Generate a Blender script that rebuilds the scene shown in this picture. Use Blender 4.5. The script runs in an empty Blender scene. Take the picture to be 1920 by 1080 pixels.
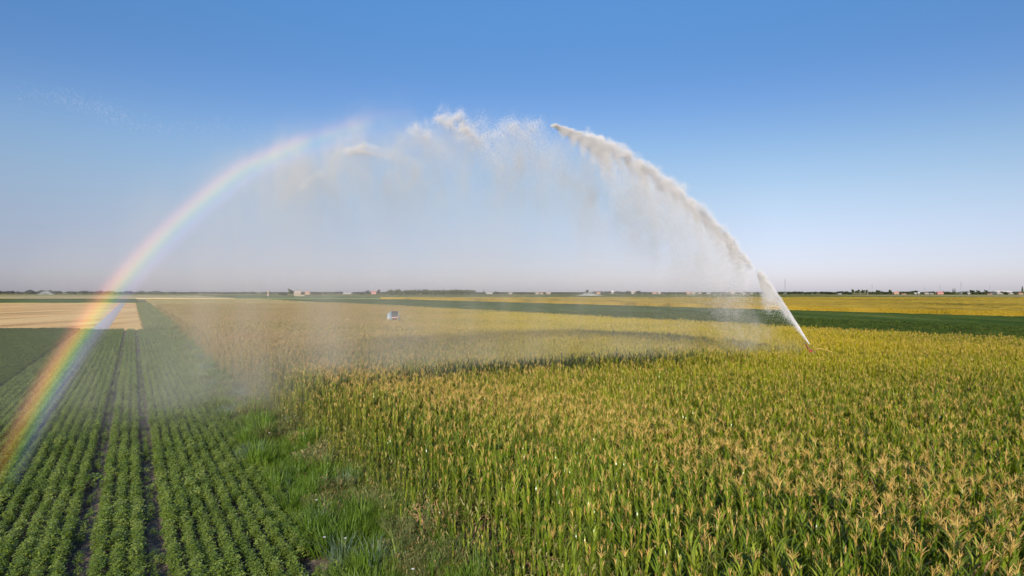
import bpy, bmesh, math, random
import numpy as np
R = math.radians
random.seed(7); rng = np.random.default_rng(7)
scene = bpy.context.scene
col = scene.collection
K = 0.555                       # the crop rows run along (-K, 1)
NORM = math.hypot(1, K)
RN = np.array([1/NORM, K/NORM])     # across the rows
RV = np.array([-K/NORM, 1/NORM])    # along the rows
H_CAM = 7.5

# ---------------------------------------------------------------- helpers
def tag(o, label=None, cat=None, group=None, kind=None):
    if label: o['label'] = label
    if cat: o['category'] = cat
    if group: o['group'] = group
    if kind: o['kind'] = kind
    return o

class MB:
    """collects faces of ONE mesh"""
    def __init__(s): s.v = []; s.f = []; s.m = []
    def face(s, pts, m=0):
        n = len(s.v); s.v += [tuple(p) for p in pts]; s.f.append(tuple(range(n, n+len(pts)))); s.m.append(m)
    def box(s, c, d, rz=0, m=0, taper=1.0):
        n = len(s.v); ca, sa = math.cos(rz), math.sin(rz)
        for z in (-.5, .5):
            k = taper if z > 0 else 1
            for x, y in ((-.5,-.5),(.5,-.5),(.5,.5),(-.5,.5)):
                px, py = x*d[0]*k, y*d[1]*k
                s.v.append((c[0]+px*ca-py*sa, c[1]+px*sa+py*ca, c[2]+z*d[2]))
        for q in ((0,3,2,1),(4,5,6,7),(0,1,5,4),(1,2,6,5),(2,3,7,6),(3,0,4,7)):
            s.f.append(tuple(n+i for i in q)); s.m.append(m)
    def tube(s, pts, rad, sides=6, m=0, cap=True):
        pts = [np.array(p, float) for p in pts]
        if not hasattr(rad, '__len__'): rad = [rad]*len(pts)
        n = len(s.v); N = len(pts)
        for i, p in enumerate(pts):
            d = pts[min(i+1, N-1)] - pts[max(i-1, 0)]; d /= np.linalg.norm(d)+1e-9
            a = np.cross(d, (0,0,1)) if abs(d[2]) < .95 else np.cross(d, (1,0,0))
            a /= np.linalg.norm(a); b = np.cross(d, a)
            for k in range(sides):
                t = 2*math.pi*k/sides
                s.v.append(tuple(p + rad[i]*(a*math.cos(t)+b*math.sin(t))))
        for i in range(N-1):
            for k in range(sides):
                k2 = (k+1) % sides
                s.f.append((n+i*sides+k, n+i*sides+k2, n+(i+1)*sides+k2, n+(i+1)*sides+k)); s.m.append(m)
        if cap:
            s.f.append(tuple(n+k for k in range(sides))[::-1]); s.m.append(m)
            s.f.append(tuple(n+(N-1)*sides+k for k in range(sides))); s.m.append(m)
    def ribbon(s, pts, wid, side, m=0, fold=0.0):
        """a leaf blade: pts along the midrib, width per point, folded along the middle"""
        n = len(s.v)
        for p, w in zip(pts, wid):
            p = np.array(p, float)
            s.v.append(tuple(p - side*w*.5 + np.array((0,0,fold*w)))); s.v.append(tuple(p)); s.v.append(tuple(p + side*w*.5 + np.array((0,0,fold*w))))
        for i in range(len(pts)-1):
            a = n+3*i
            s.f.append((a, a+1, a+4, a+3)); s.f.append((a+1, a+2, a+5, a+4)); s.m += [m, m]
    def mesh(s, name, mats, smooth=False):
        me = bpy.data.meshes.new(name); me.from_pydata(s.v, [], s.f)
        for m in mats: me.materials.append(m)
        me.polygons.foreach_set('material_index', s.m)
        if smooth: me.polygons.foreach_set('use_smooth', [True]*len(s.f))
        me.update(); return me
    def build(s, name, mats, parent=None, smooth=False):
        if not isinstance(mats, (list, tuple)): mats = [mats]
        o = bpy.data.objects.new(name, s.mesh(name, mats, smooth)); col.objects.link(o)
        if parent: o.parent = parent
        return o

def empty(name, loc, rz=0):
    o = bpy.data.objects.new(name, None); o.empty_display_size = .3; col.objects.link(o)
    o.location = loc; o.rotation_euler = (0, 0, rz); return o

def copy_tree(o, parent=None):
    c = o.copy(); col.objects.link(c); c.parent = parent
    for ch in o.children: copy_tree(ch, c)
    return c

# ---------------------------------------------------------------- materials
def newmat(name):
    m = bpy.data.materials.new(name); m.use_nodes = True
    nt = m.node_tree; b = nt.nodes['Principled BSDF']
    return m, nt, b
def N(nt, t, **kw):
    n = nt.nodes.new(t)
    for k, v in kw.items():
        if hasattr(n, k): setattr(n, k, v)
        else: n.inputs[k].default_value = v
    return n
def ramp(nt, stops):
    r = nt.nodes.new('ShaderNodeValToRGB'); e = r.color_ramp.elements
    while len(e) > 1: e.remove(e[-1])
    e[0].position = stops[0][0]; e[0].color = (*stops[0][1], 1)
    for p, c in stops[1:]:
        x = e.new(p); x.color = (*c, 1)
    return r
def math_(nt, op, a, b=None, c=None, clamp=False):
    n = nt.nodes.new('ShaderNodeMath'); n.operation = op; n.use_clamp = clamp
    for i, x in enumerate((a, b, c)):
        if x is None: continue
        if isinstance(x, (int, float)): n.inputs[i].default_value = x
        else: nt.links.new(x, n.inputs[i])
    return n.outputs[0]
def mixc(nt, fac, a, b, mode='MIX'):
    n = nt.nodes.new('ShaderNodeMix'); n.data_type = 'RGBA'; n.blend_type = mode
    for i, x in ((0, fac), (6, a), (7, b)):
        if isinstance(x, (int, float)): n.inputs[i].default_value = x
        elif isinstance(x, tuple): n.inputs[i].default_value = (*x, 1)
        else: nt.links.new(x, n.inputs[i])
    return n.outputs[2]
def world_noise(nt, scale, detail=3, stretch=(1,1,1), rough=.55, rot=0):
    g = nt.nodes.new('ShaderNodeNewGeometry')
    mp = N(nt, 'ShaderNodeMapping'); mp.inputs['Scale'].default_value = stretch; mp.inputs['Rotation'].default_value = (0,0,rot)
    n = N(nt, 'ShaderNodeTexNoise'); n.inputs['Scale'].default_value = scale; n.inputs['Detail'].default_value = detail; n.inputs['Roughness'].default_value = rough
    nt.links.new(g.outputs['Position'], mp.inputs['Vector']); nt.links.new(mp.outputs[0], n.inputs['Vector'])
    return n.outputs['Fac']

def leaf_material(name, dark, light, tip, rough=.45, transl=.3, yellow=None, spec=.4):
    """plant tissue: colour varies over the field, from plant to plant and inside each plant"""
    m, nt, b = newmat(name)
    field = world_noise(nt, .045, 3)
    oi = nt.nodes.new('ShaderNodeObjectInfo')
    near = world_noise(nt, 5.0, 2)
    f = math_(nt, 'MULTIPLY_ADD', near, .9, math_(nt, 'MULTIPLY_ADD', oi.outputs['Random'], .5, math_(nt, 'MULTIPLY', field, .5)))
    f = math_(nt, 'SUBTRACT', f, .45, clamp=True)
    r = ramp(nt, [(0, dark), (.5, light), (1, tip)])
    nt.links.new(f, r.inputs[0]); c = r.outputs[0]
    if yellow:
        g = nt.nodes.new('ShaderNodeNewGeometry'); sx = N(nt, 'ShaderNodeSeparateXYZ'); nt.links.new(g.outputs['Position'], sx.inputs[0])
        d = N(nt, 'ShaderNodeMapRange'); nt.links.new(sx.outputs[1], d.inputs[0]); d.inputs[1].default_value = 18; d.inputs[2].default_value = 75
        d.inputs[3].default_value = .08; d.inputs[4].default_value = .85
        y = math_(nt, 'MULTIPLY', d.outputs[0], math_(nt, 'MULTIPLY_ADD', field, 2.2, -.35, clamp=True))
        wx = N(nt, 'ShaderNodeMapRange'); nt.links.new(math_(nt, 'MULTIPLY_ADD', sx.outputs[1], .12, sx.outputs[0]), wx.inputs[0]); wx.inputs[1].default_value = -12; wx.inputs[2].default_value = 18
        c = mixc(nt, y, c, mixc(nt, wx.outputs[0], (.46,.30,.12), yellow))
    nt.links.new(c, b.inputs['Base Color'])
    b.inputs['Roughness'].default_value = rough; b.inputs['Specular IOR Level'].default_value = spec
    tr = nt.nodes.new('ShaderNodeBsdfTranslucent'); nt.links.new(mixc(nt, 1, c, (1, 1, .6), 'MULTIPLY'), tr.inputs[0])
    mx = nt.nodes.new('ShaderNodeMixShader'); mx.inputs[0].default_value = transl
    nt.links.new(b.outputs[0], mx.inputs[1]); nt.links.new(tr.outputs[0], mx.inputs[2])
    nt.links.new(mx.outputs[0], nt.nodes['Material Output'].inputs[0])
    return m

def plain(name, c, rough=.7, metal=0, var=.25, scale=3):
    m, nt, b = newmat(name)
    n = world_noise(nt, scale, 4)
    r = ramp(nt, [(.3, tuple(x*(1-var) for x in c)), (.7, tuple(min(1, x*(1+var)) for x in c))])
    nt.links.new(n, r.inputs[0]); nt.links.new(r.outputs[0], b.inputs['Base Color'])
    b.inputs['Roughness'].default_value = rough; b.inputs['Metallic'].default_value = metal
    return m

M = {}
M['corn_leaf'] = leaf_material('corn_leaf', (.016,.048,.003), (.115,.20,.010), (.42,.46,.05), .26, .16, yellow=(.54,.43,.008), spec=.5)
M['corn_dark'] = leaf_material('corn_leaf_painted_shade', (.018,.026,.006), (.035,.05,.010), (.07,.08,.02), .8, .15, spec=.1)  # darker leaf colour that paints the shadow band below the spray
M['stalk'] = leaf_material('corn_stalk', (.07,.10,.02), (.14,.17,.03), (.25,.24,.06), .5, .05)
M['tassel'] = leaf_material('corn_tassel', (.42,.25,.06), (.66,.43,.12), (.84,.62,.24), .7, .2, yellow=(.58,.42,.06), spec=.2)
M['husk'] = leaf_material('corn_husk', (.22,.24,.06), (.36,.34,.12), (.5,.42,.2), .6, .1)
M['dry'] = leaf_material('dry_leaf', (.36,.20,.08), (.52,.32,.14), (.68,.48,.24), .8, .2)
M['soy'] = leaf_material('soybean_leaf', (.045,.085,.008), (.20,.28,.03), (.44,.50,.13), .42, .28, spec=.45)
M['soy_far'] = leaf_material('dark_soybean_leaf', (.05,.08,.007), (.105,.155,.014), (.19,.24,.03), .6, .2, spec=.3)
M['grass'] = leaf_material('grass_blade', (.06,.12,.012), (.14,.24,.02), (.28,.36,.05), .45, .35)
M['reed'] = leaf_material('reed_blade', (.08,.13,.075), (.15,.22,.13), (.26,.33,.20), .5, .25)
M['weed'] = leaf_material('weed_leaf', (.09,.12,.03), (.19,.22,.06), (.32,.31,.11), .7, .2)
M['bank'] = leaf_material('bank_grass', (.09,.13,.03), (.20,.24,.06), (.36,.36,.12), .6, .3)
M['flower'] = plain('white_petal', (.85,.85,.82), .6, var=.05)
M['far_leaf'] = leaf_material('tree_leaf', (.03,.045,.022), (.06,.08,.035), (.10,.12,.05), .7, .15, spec=.2)
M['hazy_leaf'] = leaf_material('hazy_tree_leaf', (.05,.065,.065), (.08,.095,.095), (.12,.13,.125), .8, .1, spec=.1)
M['bark'] = plain('bark', (.10,.075,.055), .9)
M['red_paint'] = plain('red_paint', (.38,.05,.03), .45)
M['steel'] = plain('steel', (.35,.36,.38), .4, .8)
M['rubber'] = plain('rubber', (.03,.03,.032), .85)
M['white_paint'] = plain('white_paint', (.20,.25,.29), .4, var=.08)
M['blue_paint'] = plain('blue_paint', (.22,.42,.62), .4, var=.15)
M['hose'] = plain('black_hose', (.035,.035,.032), .45)
M['pink_paint'] = plain('faded_red_paint', (.60,.30,.27), .5)
M['pylon'] = plain('galvanised_steel', (.36,.38,.42), .6, 0)
M['wood_pole'] = plain('wooden_pole', (.42,.38,.33), .8)
M['glass'] = plain('window_glass', (.06,.07,.08), .15, var=.1)
M['door'] = plain('door_wood', (.18,.10,.06), .6)
M['concrete'] = plain('concrete', (.45,.43,.40), .8)
M['yellow_hose'] = plain('tan_hose', (.62,.42,.12), .5)

# ---------------------------------------------------------------- ground and fields
def soil_material():
    m, nt, b = newmat('soil')
    n1 = world_noise(nt, 2.2, 6); n2 = world_noise(nt, 14, 4)
    f = math_(nt, 'MULTIPLY_ADD', n2, .5, math_(nt, 'MULTIPLY', n1, .5))
    r = ramp(nt, [(.3, (.045,.030,.024)), (.5, (.10,.068,.055)), (.7, (.19,.135,.11))])
    nt.links.new(f, r.inputs[0]); nt.links.new(r.outputs[0], b.inputs['Base Color'])
    b.inputs['Roughness'].default_value = .9
    bp = N(nt, 'ShaderNodeBump'); bp.inputs['Strength'].default_value = .8; bp.inputs['Distance'].default_value = .08
    nt.links.new(f, bp.inputs['Height']); nt.links.new(bp.outputs[0], b.inputs['Normal'])
    return m
def mud_material():
    m, nt, b = newmat('wet_mud')
    n1 = world_noise(nt, 1.3, 5, stretch=(2.2,.5,1), rot=-R(29)); n2 = world_noise(nt, 12, 4)
    f = math_(nt, 'MULTIPLY_ADD', n2, .45, math_(nt, 'MULTIPLY', n1, .6))
    r = ramp(nt, [(.35, (.08,.05,.035)), (.5, (.19,.125,.09)), (.68, (.32,.23,.17))])
    nt.links.new(f, r.inputs[0]); nt.links.new(r.outputs[0], b.inputs['Base Color'])
    wr = ramp(nt, [(.42, (.7,.7,.7)), (.56, (.8,.8,.8))]); nt.links.new(n1, wr.inputs[0]); nt.links.new(wr.outputs[0], b.inputs['Roughness'])
    bp = N(nt, 'ShaderNodeBump'); bp.inputs['Strength'].default_value = .5; bp.inputs['Distance'].default_value = .05
    nt.links.new(f, bp.inputs['Height']); nt.links.new(bp.outputs[0], b.inputs['Normal'])
    return m
def field_material(name, stops, scale, stretch, rough=.9, lines=None, fine=1.5, bump=.3):
    """a crop canopy or stubble seen from far: streaks along the rows over patchy tone"""
    m, nt, b = newmat(name)
    ang = math.atan(K)
    streak = world_noise(nt, scale, 5, stretch=stretch, rot=-ang)
    patch = world_noise(nt, .012, 3)
    fn = world_noise(nt, fine, 4)
    f = math_(nt, 'MULTIPLY_ADD', fn, .3, math_(nt, 'MULTIPLY_ADD', streak, .45, math_(nt, 'MULTIPLY', patch, .3)))
    r = ramp(nt, stops); nt.links.new(f, r.inputs[0]); c = r.outputs[0]
    nt.links.new(c, b.inputs['Base Color']); b.inputs['Roughness'].default_value = rough; b.inputs['Specular IOR Level'].default_value = .1
    bp = N(nt, 'ShaderNodeBump'); bp.inputs['Strength'].default_value = bump; bp.inputs['Distance'].default_value = .6
    nt.links.new(fn, bp.inputs['Height']); nt.links.new(bp.outputs[0], b.inputs['Normal'])
    return m
M['soil'] = soil_material(); M['mud'] = mud_material()
M['corn_canopy'] = field_material('corn_canopy', [(.35,(.13,.12,.03)),(.5,(.36,.27,.08)),(.65,(.50,.38,.14))], .5, (1,.12,1))
M['golden'] = field_material('golden_canopy', [(.40,(.13,.11,.012)),(.47,(.38,.25,.02)),(.62,(.54,.36,.045))], .12, (1,.06,1))
M['green_strip'] = field_material('green_canopy', [(.38,(.025,.05,.004)),(.5,(.055,.095,.008)),(.64,(.13,.16,.03))], .12, (1,.08,1))
M['stubble'] = field_material('stubble', [(.42,(.42,.23,.08)),(.5,(.80,.45,.15)),(.58,(.92,.62,.26))], .14, (1,.10,1))
M['tan_far'] = field_material('tan_far_field', [(.38,(.28,.23,.10)),(.5,(.46,.36,.16)),(.62,(.55,.44,.22))], .03, (1,.1,1), fine=.1)
M['green_far'] = field_material('green_far_field', [(.38,(.07,.10,.03)),(.5,(.11,.15,.04)),(.64,(.17,.20,.07))], .03, (1,.1,1), fine=.1)
M['path'] = field_material('pale_path', [(.36,(.38,.31,.24)),(.5,(.52,.45,.37)),(.64,(.62,.56,.48))], 1., (1,.3,1))
M['dark_line'] = field_material('field_margin', [(.38,(.08,.10,.03)),(.5,(.13,.15,.05)),(.64,(.20,.20,.08))], .1, (1,.1,1))

def land_material():
    """land toward the horizon: a patchwork of long fields in tan and green"""
    m, nt, b = newmat('far_land')
    g = nt.nodes.new('ShaderNodeNewGeometry')
    mp = N(nt, 'ShaderNodeMapping'); mp.inputs['Rotation'].default_value = (0,0,-math.atan(K)); mp.inputs['Scale'].default_value = (.0022,.0016,1)
    v = N(nt, 'ShaderNodeTexVoronoi'); v.inputs['Scale'].default_value = 1.6
    nt.links.new(g.outputs['Position'], mp.inputs['Vector']); nt.links.new(mp.outputs[0], v.inputs['Vector'])
    r = ramp(nt, [(0,(.10,.14,.045)),(.3,(.14,.17,.06)),(.5,(.36,.28,.12)),(.75,(.24,.23,.09)),(1,(.44,.34,.18))])
    sp = N(nt, 'ShaderNodeSeparateColor'); nt.links.new(v.outputs['Color'], sp.inputs[0]); nt.links.new(sp.outputs[0], r.inputs[0])
    n = world_noise(nt, .02, 5)
    c = mixc(nt, math_(nt,'MULTIPLY',n,.5), r.outputs[0], (.12,.13,.05))
    nt.links.new(c, b.inputs['Base Color']); b.inputs['Roughness'].default_value = 1; b.inputs['Specular IOR Level'].default_value = 0
    return m
M['land'] = land_material()

def field(name, o0, o1, y0, y1, z, mat, nx=1, ny=1, amp=0, skirt=True, clipx=None):
    """a field between row lines o0..o1 (x = o - K*y) from y0 to y1, canopy at height z"""
    us = np.linspace(o0, o1, nx+1); ys = np.linspace(y0, y1, ny+1)
    U, Y = np.meshgrid(us, ys); X = U - K*Y
    Z = np.full_like(X, z)
    if amp:
        Z = Z + rng.normal(0, amp, Z.shape)
    v = np.stack([X.ravel(), Y.ravel(), Z.ravel()], 1)
    w = nx+1
    f = [(j*w+i, j*w+i+1, (j+1)*w+i+1, (j+1)*w+i) for j in range(ny) for i in range(nx)]
    v = v.tolist()
    if skirt and z > .3:
        ring = [i for i in range(w)] + [j*w+nx for j in range(1, ny+1)] + [ny*w+i for i in range(nx-1, -1, -1)] + [j*w for j in range(ny-1, 0, -1)]
        n = len(v)
        for i in ring: v.append([v[i][0], v[i][1], 0.02])
        L = len(ring)
        for a in range(L):
            b_ = (a+1) % L; f.append((ring[a], n+a, n+b_, ring[b_]))
    me = bpy.data.meshes.new(name); me.from_pydata(v, [], f); me.materials.append(mat)
    o = bpy.data.objects.new(name, me); col.objects.link(o)
    return o
def S(o, kind='structure', label=None, cat=None): return tag(o, label, cat, None, kind)

# base ground
me = bpy.data.meshes.new('ground'); G = 14000
me.from_pydata([(-G,-200,-.03),(G,-200,-.03),(G,G,-.03),(-G,G,-.03)], [], [(0,1,2,3)]); me.materials.append(M['land'])
o = bpy.data.objects.new('ground', me); col.objects.link(o); S(o)
S(field('soil_ground', -60, 260, -20, 560, 0, M['soil'], skirt=False))
S(field('track_path', -1.52, -.98, 8, 128, .006, M['mud'], skirt=False))
S(field('track_path', .45, .99, 8, 128, .006, M['mud'], skirt=False))
S(field('stubble_field', -300, -8.2, 131, 455, .03, M['stubble'], skirt=False))
S(field('stubble_field', -5.0, 2.8, 131, 455, .03, M['stubble'], skirt=False))
S(field('farm_path', -8.2, -5.0, 131, 455, .04, M['path'], skirt=False))
S(field('green_field', -420, 3, 455, 700, .6, M['green_strip'], 60, 40, .08))
S(field('tan_field', -700, 105, 703, 1150, 1.0, M['tan_far'], 20, 20, .1))
S(field('far_field_margin', -900, 105, 1152, 1260, 1.8, M['dark_line']))
# canopies of the far crops
tag(field('corn_canopy_field', 10.5, 100.5, 95, 545, 1.75, M['corn_canopy'], 130, 500, .16), 'tan corn canopy reaching toward the horizon behind the spray', 'corn crop', kind='stuff')
tag(field('green_crop_strip', 103.5, 246, 60, 620, .62, M['green_strip'], 160, 400, .07), 'dark green crop strip between the corn and the golden field', 'crop strip', kind='stuff')
tag(field('golden_crop_field', 250, 860, 90, 690, 2.05, M['golden'], 220, 260, .16), 'golden yellow crop field beyond the dark green strip', 'crop field', kind='stuff')
S(field('green_field', 105, 860, 700, 960, 1.2, M['green_far'], 20, 10, .1))
S(field('field_margin', 864, 900, 90, 1100, 2.6, M['dark_line']))
S(field('tan_field', 905, 1700, 90, 1150, 1.4, M['tan_far'], 20, 20, .1))
S(field('green_field', 1705, 3000, 90, 1500, 1.0, M['green_far'], 20, 10, .1))

# ---------------------------------------------------------------- jet trajectory
AZ = R(24); TH = math.tan(R(50)); KK = .02; NOZ = np.array((27., 62., 2.75))
JD = np.array((-math.cos(AZ), -math.sin(AZ)))        # along the throw
JN = np.array((-math.sin(AZ), math.cos(AZ)))         # away from the camera (far side)
def traj(s): return np.array((NOZ[0]+JD[0]*s, NOZ[1]+JD[1]*s, NOZ[2]+TH*s-KK*s*s))

def in_view(x, y, z, mx=.03):
    px = .5 + (x/y)*1280/1920; py = 547/1080 - (z-H_CAM)/y*1280/1080
    return (y > 1) & (px > -mx) & (px < 1+mx) & (py < 1+mx*2)

# ---------------------------------------------------------------- plant prototypes
def vec(a, e): return np.array((math.cos(a)*math.cos(e), math.sin(a)*math.cos(e), math.sin(e)))
def corn_body(seed, mleaf, dry=False, lod=0):
    r = random.Random(seed); m = MB(); h = 2.0+r.uniform(-.08,.08)
    lean = r.uniform(-.06,.06)
    m.tube([(0,0,0),(lean*.5,0,h*.5),(lean,0,h)], [.016,.013,.007], 4 if lod else 5, 1, cap=False)
    nl = 13
    a0 = r.uniform(0, 6.28)
    for i in range(nl):
        t = (i+1.2)/(nl+.6); z = h*(.16+.84*t)
        if lod and t < .3: continue
        a = a0 + (i % 2)*math.pi + r.uniform(-.35,.35)
        L = (.72 if t < .75 else .45)*r.uniform(.7,1.2); e = R(r.uniform(68,88) if t > .5 else r.uniform(35,60))
        seg = 5 if lod == 0 else 3
        p = np.array((lean*t, 0, z)); pts = [p.copy()]
        for k in range(seg):
            p = p + vec(a, e)*L/seg; pts.append(p.copy()); e -= R(r.uniform(16,34))*(5/seg)*(.4 if k == 0 else 1)*(1.15 if t < .6 else .55)
        side = np.array((-math.sin(a), math.cos(a), 0)) 
        prof = [.5,1,1,.85,.55,.06] if seg == 5 else [.6,1,.8,.06]
        W = r.uniform(.034,.056)
        m.ribbon(pts, [W*q for q in prof], side, 2 if (t < .25 and r.random() < .7) or r.random() < .04 else 0, fold=.25)
    return m.mesh('corn_plant', [mleaf, M['stalk'], M['dry']], True), h, lean
def tassel_mesh(seed, h, lean, big=1.0, lod=0, slim=False):
    r = random.Random(seed+99); m = MB(); top = np.array((lean, 0, h))
    rad = .0066
    m.tube([top-(0,0,.05), top+(0,0,.20*big), top+(r.uniform(-.03,.03),0,.40*big)], [rad,rad,rad*.6], 3, 0, cap=False)
    nb = r.randint(5,8) if not slim else r.randint(2,4)
    for i in range(nb):
        a = r.uniform(0,6.28); e = R(r.uniform(48,72) if not slim else r.uniform(74,86)); p = top + (0,0,.05+.14*big*r.random()); L = r.uniform(.18,.28)*big
        pts = [p]
        for k in range(2):
            p = p + vec(a, e)*L/2; pts.append(p); e -= R(22 if not slim else 8)
        m.tube(pts, [rad*.95, rad, rad*.6], 3, 0, cap=False)
    return m.mesh('tassel', [M['tassel']])
def ear_mesh(seed, h):
    r = random.Random(seed+5); m = MB(); a = r.uniform(0,6.28); d = vec(a, R(62)); b = np.array((0,0,h*.52)) + vec(a,0)*.02
    m.tube([b, b+d*.08, b+d*.17, b+d*.22], [.014,.03,.026,.008], 6, 0)
    for k in range(3): m.tube([b+d*.21, b+d*.25+vec(a+k*2,0)*.03], [.006,.004], 3, 1, cap=False)
    return m.mesh('ear', [M['husk'], M['door']])

def soy_mesh(seed, n=50, rad=.172, h=.5, mat='soy', size=1.0):
    r = random.Random(seed); m = MB()
    for k in range(5):
        a = r.uniform(0,6.28); m.tube([(0,0,0),(math.cos(a)*rad*.3, math.sin(a)*rad*.3, h*.7)], [.006,.004], 3, 1, cap=False)
    for i in range(n):
        a = r.uniform(0,6.28); q = math.sqrt(r.random()); z = h*(1-.55*q*q)*r.uniform(.62,1.04) if r.random() < .7 else h*r.uniform(.25,.8)
        c = np.array((math.cos(a)*q*rad, math.sin(a)*q*rad, z))
        for t in range(3):
            b = a + (t-1)*1.9 + r.uniform(-.3,.3); e = R(r.uniform(-35,30)); L = r.uniform(.055,.085)*size; w = L*.62
            d = vec(b, e); s = np.array((-math.sin(b), math.cos(b), r.uniform(-.4,.4))); s /= np.linalg.norm(s)
            m.face([c+d*.012, c+d*L*.45+s*w*.5, c+d*L, c+d*L*.45-s*w*.5])
    return m.mesh('soybean_plant', [M[mat], M['stalk']])
def blades_mesh(name, seed, n, h, rad, w, mat, droop=30, spread=18, segs=3, extra=None):
    r = random.Random(seed); m = MB()
    for i in range(n):
        a = r.uniform(0,6.28); q = rad*math.sqrt(r.random()); p = np.array((math.cos(a)*q, math.sin(a)*q, 0)); b = a + r.uniform(-.9,.9)
        L = h*r.uniform(.6,1.15); e = R(90-abs(r.gauss(0,spread))); pts = [p]
        for k in range(segs):
            p = p + vec(b,e)*L/segs; pts.append(p); e -= R(r.uniform(.4,1.2)*droop)*(.3 if k == 0 else 1)
        prof = [.8,1,.7,.08] if segs == 3 else [1,.8,.08]
        m.ribbon(pts, [w*x for x in prof], np.array((-math.sin(b), math.cos(b), 0)), 0, fold=.15)
    if extra: extra(m, r)
    return m.mesh(name, [M[mat]] + ([M['dry']] if extra else []), False)
def weed_mesh(seed, h=.9, rad=.55, mat='weed'):
    """a feathery seeding weed: many thin branching stems with tiny bits"""
    r = random.Random(seed); m = MB()
    for i in range(46):
        a = r.uniform(0,6.28); q = rad*.4*r.random(); p = np.array((math.cos(a)*q, math.sin(a)*q, 0)); e = R(r.uniform(50,88)); L = h*r.uniform(.6,1.1)
        tip = p + vec(a, e)*L
        m.tube([p, p*.4+tip*.6+(0,0,.05), tip], [.006,.005,.003], 3, 0, cap=False)
        for k in range(16):
            t = r.uniform(.35,1); c = p*(1-t)+tip*t; b = r.uniform(0,6.28); d = vec(b, R(r.uniform(-20,60)))*r.uniform(.05,.13); s = vec(b+1.57,0)*.012
            m.face([c-s*.5, c+d-s, c+d*1.2, c+d+s], 1 if r.random() < .14 else 0)
    return m.mesh('feathery_weed', [M[mat], M['dry']])

# ---------------------------------------------------------------- instanced field helper
def scatter(name, pts, rots, scales, idx, variants, label, cat):
    """one stuff object: variants = lists of objects whose meshes make one plant"""
    me = bpy.data.meshes.new(name); me.vertices.add(len(pts)); me.vertices.foreach_set('co', np.asarray(pts, np.float32).ravel())
    a = me.attributes.new('rot', 'FLOAT_VECTOR', 'POINT'); a.data.foreach_set('vector', np.asarray(rots, np.float32).ravel())
    a = me.attributes.new('scl', 'FLOAT', 'POINT'); a.data.foreach_set('value', np.asarray(scales, np.float32))
    a = me.attributes.new('idx', 'INT', 'POINT'); a.data.foreach_set('value', np.asarray(idx, np.int32))
    o = bpy.data.objects.new(name, me); col.objects.link(o)
    ng = bpy.data.node_groups.new(name+'_nodes', 'GeometryNodeTree')
    ng.interface.new_socket('Geometry', in_out='INPUT', socket_type='NodeSocketGeometry')
    ng.interface.new_socket('Geometry', in_out='OUTPUT', socket_type='NodeSocketGeometry')
    gi = ng.nodes.new('NodeGroupInput'); go = ng.nodes.new('NodeGroupOutput'); J = ng.nodes.new('GeometryNodeJoinGeometry')
    def attr(n, t):
        x = ng.nodes.new('GeometryNodeInputNamedAttribute'); x.data_type = t; x.inputs['Name'].default_value = n; return x.outputs['Attribute']
    ar, as_, ai = attr('rot','FLOAT_VECTOR'), attr('scl','FLOAT'), attr('idx','INT')
    for i, objs in enumerate(variants):
        jj = ng.nodes.new('GeometryNodeJoinGeometry')
        for ob in objs:
            oi = ng.nodes.new('GeometryNodeObjectInfo'); oi.transform_space = 'ORIGINAL'; oi.inputs['Object'].default_value = ob
            ng.links.new(oi.outputs['Geometry'], jj.inputs[0])
        gt = ng.nodes.new('GeometryNodeGeometryToInstance'); ng.links.new(jj.outputs[0], gt.inputs[0])
        cp = ng.nodes.new('FunctionNodeCompare'); cp.data_type = 'INT'; cp.operation = 'EQUAL'
        ins = [s for s in cp.inputs if s.type == 'INT' and s.enabled]
        ng.links.new(ai, ins[0]); ins[1].default_value = i
        ip = ng.nodes.new('GeometryNodeInstanceOnPoints')
        ng.links.new(gi.outputs[0], ip.inputs['Points']); ng.links.new(cp.outputs[0], ip.inputs['Selection'])
        ng.links.new(gt.outputs[0], ip.inputs['Instance']); ng.links.new(ar, ip.inputs['Rotation']); ng.links.new(as_, ip.inputs['Scale'])
        ng.links.new(ip.outputs[0], J.inputs[0])
    ng.links.new(J.outputs[0], go.inputs[0])
    md = o.modifiers.new('scatter', 'NODES'); md.node_group = ng
    return tag(o, label, cat, None, 'stuff')
def mobj(name, me, parent=None):
    o = bpy.data.objects.new(name, me); col.objects.link(o)
    if parent: o.parent = parent
    return o

# ---------------------------------------------------------------- corn
# protos: 0-4 tasselled, 5-7 thin tassel, 8-9 coloured dark as spray shade, without tassel, far: 10-12
corn_protos = []
for i in range(10):
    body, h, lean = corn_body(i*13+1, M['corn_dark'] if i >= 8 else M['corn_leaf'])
    parts = [('ear', ear_mesh(i, h))]
    if i < 7: parts.append(('tassel', tassel_mesh(i, h, lean, .84 if i < 5 else .62, slim=i >= 5)))
    corn_protos.append((body, parts))
UR0 = 8.2/NORM; UR1 = 102/NORM          # perpendicular coordinates of the field's edges
rows = np.arange(UR0, UR1, .56)
P = []
def row_points(u, v0, v1, step):
    v = np.arange(v0, v1, step); v = v + rng.uniform(-.06,.06,len(v)); uu = u + rng.normal(0,.05,len(v))
    return np.stack([uu*RN[0]+v*RV[0], uu*RN[1]+v*RV[1]], 1)
for u in rows: P.append(row_points(u, -40, 330, .13))
P = np.concatenate(P)
P = P[in_view(P[:,0], P[:,1], 2.3*np.ones(len(P)), .28) & (P[:,1] > 9)]
keep = (P[:,1] < 70) | (rng.random(len(P)) < np.clip(70/P[:,1], .28, 1))
P = P[keep]
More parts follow.
